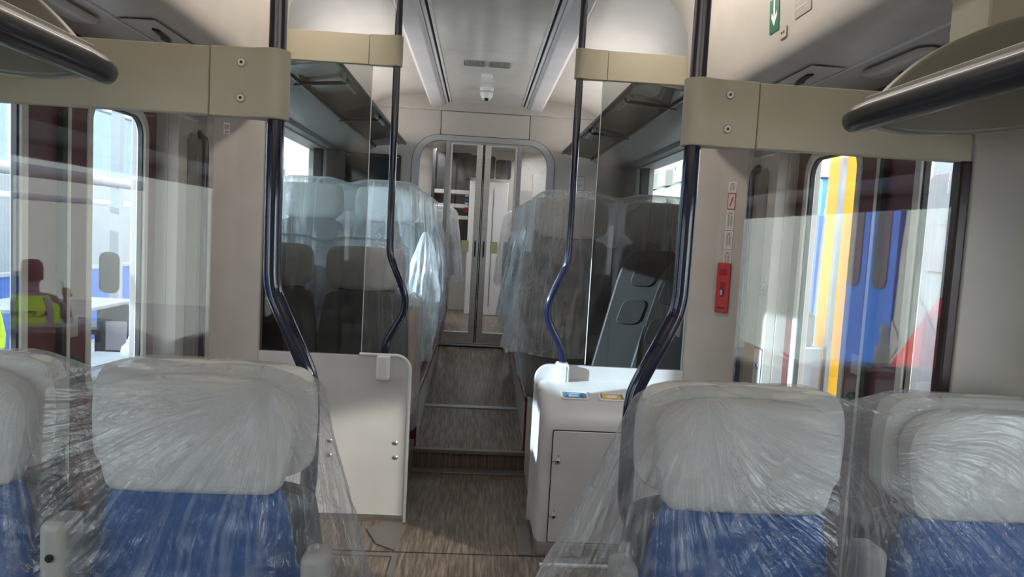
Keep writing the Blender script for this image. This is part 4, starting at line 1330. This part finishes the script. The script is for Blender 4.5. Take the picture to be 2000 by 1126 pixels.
def hairf(u, v):
    a = 2*pi*u; b_ = pi*(.0+.5*v)
    low = -.055 if sin(a) > -.15 else .045
    z = low+(.132-low)*sin(b_*1.0)
    c_ = max(0, cos(b_))**.45
    n_ = 1+.05*noise.noise(Vector((cos(a)*6, sin(a)*6, v*5)))
    return (.089*c_*cos(a)*n_, .108*c_*sin(a)*n_-.232, z+1.24)
MB().grid(30, 14, hairf, wrap=True).build('hair', HAIR, P)
# hands with five fingers
for s_, base, up in ((-1, Vector((-.105, -.60, .775)), Vector((.25, -1, -.05))), (1, Vector((.26, -.445, 1.0)), Vector((0, -.25, 1)))):
    up.normalize()
    side = up.cross(Vector((0, 0, 1)) if abs(up.z) < .8 else Vector((0, -1, 0))).normalized()
    nrm = side.cross(up)
    ch = [[(tuple(base-up*.05), (.024, .020)), (tuple(base), (.030, .014)), (tuple(base+up*.035), (.032, .012))]]
    for k, ln in enumerate((.060, .072, .068, .052)):
        q = base+up*.035+side*(k-1.5)*.019
        ch.append([(tuple(base+up*.035), (.032, .012)), (tuple(q+up*.012), .009), (tuple(q+up*ln*.6-nrm*.008), .0085), (tuple(q+up*ln*.85-nrm*.022), .0075)])
    ch.append([(tuple(base), (.030, .014)), (tuple(base+side*s_*.035+up*.012), .010), (tuple(base+side*s_*.050+up*.035), .009)])
    skinned('hand', ch, SKIN, P, 2)
MB().tube([(.262, -.50, 1.02), (.22, -.50, 1.15)], .006, 8).build('pen', SIGNW, P)
# vest
def vestf(u, v):
    a = 2*pi*u
    z = .60+.46*v
    yb = -.02-.13*max(0, (v-.1))
    wx = .205+.02*sin(v*pi)-(.055*max(0, v-.82)/.18)
    wy = .145-.035*v**2
    n_ = 1+.03*noise.noise(Vector((cos(a)*4, sin(a)*4, v*6)))
    return (wx*math.copysign(abs(cos(a))**.8, cos(a))*n_, yb+wy*math.copysign(abs(sin(a))**.8, sin(a))*n_, z)
vz = MB().grid(48, 20, vestf, wrap=True).build('vest', VEST, P)
for s_ in (-1, 1):
    def bandf(u, v, s_=s_):
        q = .02+.96*u
        z = .60+.455*q
        x, y, _ = vestf(.25+s_*(-.105)+.028*(v-.5)*2, q)
        return (x*1.015, y+.006, z)
    MB().grid(20, 4, bandf).build('reflective_band', TRG, vz, solid=.003)
tx = text('ALSTOM', .075, mat('print_navy', (.02, .03, .12), .6), vz, Matrix.Identity(4))
for v in tx.data.vertices:
    x, z = v.co.x, v.co.y
    yb = -.02-.13*max(0, (.36+z/.46-.1)+.25)
    v.co = Vector((-x, .085 + .0*z + .006 + yb*.0 + v.co.z - .0, .90+z))
vb = [vv.co for vv in vz.data.vertices]
def back_y(x, z):
    best = -1; by = .1
    cand = [c_ for c_ in vb if c_.y > -.06 and abs(c_.z-z) < .03]
    c0 = min(cand, key=lambda c_: abs(c_.x-x)+abs(c_.z-z)*.5)
    return c0.y
for v in tx.data.vertices: v.co.y = back_y(v.co.x, v.co.z)+.012
t = empty('office_stool', (-3.95, -3.45, GZ), 'blue stool under the person in the yellow vest', 'stool')
MB().lathe([(.18, .34), (.19, .35), (.19, .37), (.17, .385)], (0, 0, 0)).build('seat', OBLUE, t)
MB().lathe([(.22, 0), (.22, .02), (.03, .04), (.03, .34)], (0, 0, 0)).build('base', BLACK, t)
table(-4.45, -4.15, .33, 1.3, .8, 'white table in front of the person in the yellow vest')

# ------------------------------------------------------------------ outside, right: coach alongside
TX = 4.6
t = empty('railway_carriage', (0, 0, 0), 'white railway carriage with blue doors and red diagonal stripes outside the right windows', 'train')
b = MB()
prof = [(TX, -.15), (TX-.02, .2), (TX, 1.5), (TX+.05, 2.55), (TX+.22, 2.85), (TX+.55, 3.02), (TX+1.3, 3.1), (TX+1.3, -.15)]
b.prism(prof, 'y', -9, 30)
b.build('body_side', TRW, t)
MB().box(TX+.1, TX+1.2, -9, 30, -.75, -.15).build('underframe', BOGIE, t)
def onside(name, m, y0, y1, z0, z1, r=.05, off=.012):
    return MB().prism(rr((y0+y1)/2, (z0+z1)/2, y1-y0, z1-z0, r), 'x', TX-.02-off, TX+.06).build(name, m, t, bevel=.004)
for k, y in enumerate((9.35, -5.7, 17.2)):
    d = onside('door', TRB, y, y+1.15, -.05, 2.42, .06, .02)
    MB().prism(rr(y+.30, 1.55, .30, 1.0, .12), 'x', TX-.05, TX-.02).build('door_window', TRD, d)
    MB().prism(rr(y+.86, 1.55, .30, 1.0, .12), 'x', TX-.05, TX-.02).build('door_window', TRD, d)
    MB().box(TX-.043, TX-.03, y+.57, y+.58, -.05, 2.42).build('door_split', TRD, d)
    MB().box(TX-.09, TX+.03, y-.05, y+1.20, 2.44, 2.50).build('rain_gutter', TRG, t)
for k, (y0, y1) in enumerate(((5.1, 7.1), (11.4, 13.4), (14.0, 16.0), (-2.9, -.9), (-.5, 1.5), (2.0, 4.0))):
    o_ = onside('window', TRG, y0, y1, 1.30, 2.28, .12, .01)
    MB().prism(rr((y0+y1)/2, 1.98, y1-y0-.25, .42, .08), 'x', TX-.04, TX-.02).build('pane', TRD if k else OWHITE, o_)
def tri(name, m, pts, off):
    MB().prism(pts, 'x', TX-.022-off, TX).build(name, m, t)
for y in (8.2, 5.9, -2.2, -3.9):
    tri('red_stripe', TRR, [(y-.9, -.1), (y+.1, 1.05), (y+1.0, -.1)], .004)
    tri('grey_stripe', TRG, [(y-1.5, .6), (y-1.0, 1.15), (y-.45, .5), (y-.95, -.1), (y-1.5, -.1)], .006)
for k in range(9):
    y = 12.5+k*1.6
    b = MB(); b.box(TX+.3, TX+.8, y, y+.7, 3.0, 3.30+.12*(k % 3)); b.tube([(TX+.35, y+.9, 3.0), (TX+.35, y+.9, 3.42), (TX+.35, y+1.3, 3.42)], .03, 8)
    b.build('roof_equipment', OWHITE if k % 2 else ALU, t)
text('8', .22, BLACK, t, frame_mat((TX-.005, 17.75, 2.72), (0, -1, 0), (0, 0, 1)), 'carriage_number')

t = empty('lifting_column', (0, 0, 0), 'tall yellow lifting column outside the right doors', 'column')
MB().box(3.32, 3.56, 6.42, 6.70, -1.0, 3.2).build('mast', YEL, t, bevel=.01)
MB().box(3.28, 3.32, 6.36, 6.42, -1.0, 3.2).build('rail', ALU, t)
MB().box(3.56, 3.60, 6.36, 6.42, -1.0, 3.2).build('rail', ALU, t)
hk = [(3.42+.075*cos(radians(a)), 6.2, 2.34+.075*sin(radians(a))) for a in range(40, 320, 20)]
MB().tube(hk, .026, 12).build('hook', YEL, t)
MB().tube([(3.42, 6.2, 2.40), (3.42, 6.2, 2.70), (3.42, 6.45, 2.75)], .012, 8).build('hook_rod', ALU, t)
MB().ring([(3.18+.06*cos(2*pi*k/20), 2.36+.06*sin(2*pi*k/20)) for k in range(20)], [(3.18+.028*cos(2*pi*k/20), 2.36+.028*sin(2*pi*k/20)) for k in range(20)], 'y', 6.25, 6.29).build('eye_plate', ORANGE, t)
MB().box(3.25, 3.9, 6.2, 6.9, -1.0, -.1).build('foot_frame', YEL, t, bevel=.03)
t = empty('lineside_cabinet', (0, 0, 0), 'silver lineside equipment cabinet low outside the right doors', 'cabinet')
MB().box(3.2, 3.9, 7.0, 7.9, -1.0, .30).build('body', ALU, t, bevel=.02)
MB().box(3.15, 3.95, 6.95, 7.95, .30, .36).build('lid', TRIM, t, bevel=.01)
t = empty('equipment_trolley', (0, 0, 0), 'small grey equipment unit beside the silver cabinet outside the right doors', 'equipment')
MB().box(2.95, 3.24, 6.35, 6.7, -.2, .55).build('housing', ALU, t, bevel=.02)
MB().prism(rr(3.10, .70, .14, .34, .06), 'y', 6.4, 6.55).build('head_unit', SHELL, t, bevel=.02)
MB().box(2.98, 3.2, 6.37, 6.68, -1.0, -.2).build('base', BLACK, t)

def bollard(x, y, z0, h, label):
    t = empty('safety_bollard', (x, y, z0), label, 'bollard', 'red and white safety bollards')
    MB().lathe([(.16, 0), (.16, .03), (.06, .06), (.055, h*.80)], (0, 0, 0)).build('red_post', TRR, t)
    for z in (.38, .58): MB().lathe([(.0565, h*z), (.0565, h*z+.09)], (0, 0, 0)).build('white_band', SIGNW, t)
    MB().lathe([(.062, h*.78), (.062, h*.93), (.035, h*.96), (.025, h*.98), (.034, h*1.0), (.034, h*1.03), (.012, h*1.06)], (0, 0, 0)).build('white_cap', SIGNW, t)
    return t
def chain(p0, p1, sag, label):
    n = 46
    t = empty('barrier_chain', (0, 0, 0), label, 'chain', 'red and white barrier chains')
    p0, p1 = Vector(p0), Vector(p1)
    for part, m, lo in (('white_links', SIGNW, 0), ('red_links', TRR, 1)):
        b = MB()
        for k in range(n):
            if (k//6) % 2 != lo: continue
            u = (k+.5)/n
            c_ = p0.lerp(p1, u)+Vector((0, 0, -sag*4*u*(1-u)))
            d = (p1-p0).normalized()
            e = Vector((0, 0, 1)) if k % 2 else d.cross(Vector((0, 0, 1))).normalized()
            L = (p1-p0).length/n*.72
            b.tube([c_+d*L*cos(a)+e*L*.5*sin(a) for a in [radians(q) for q in range(0, 361, 45)]], .0065, 6, close=False)
        b.build(part, m, t)
bollard(3.6, -3.05, -1.0, 1.74, 'red and white safety bollard on the right, seen mirrored in the near glass screen')
bollard(2.9, 9.6, -1.0, 1.7, 'red and white safety bollard standing ahead along the right carriage')
chain((3.6, -3.05, .5), (3.3, -5.0, .5), .25, 'barrier chain running back from the mirrored bollard on the right')
chain((3.6, -3.05, .5), (3.2, 1.2, .55), .25, 'barrier chain running forward from the mirrored bollard on the right')
chain((2.9, 9.6, .62), (2.4, 5.0, .62), .22, 'barrier chain along the carriage outside the right doors')
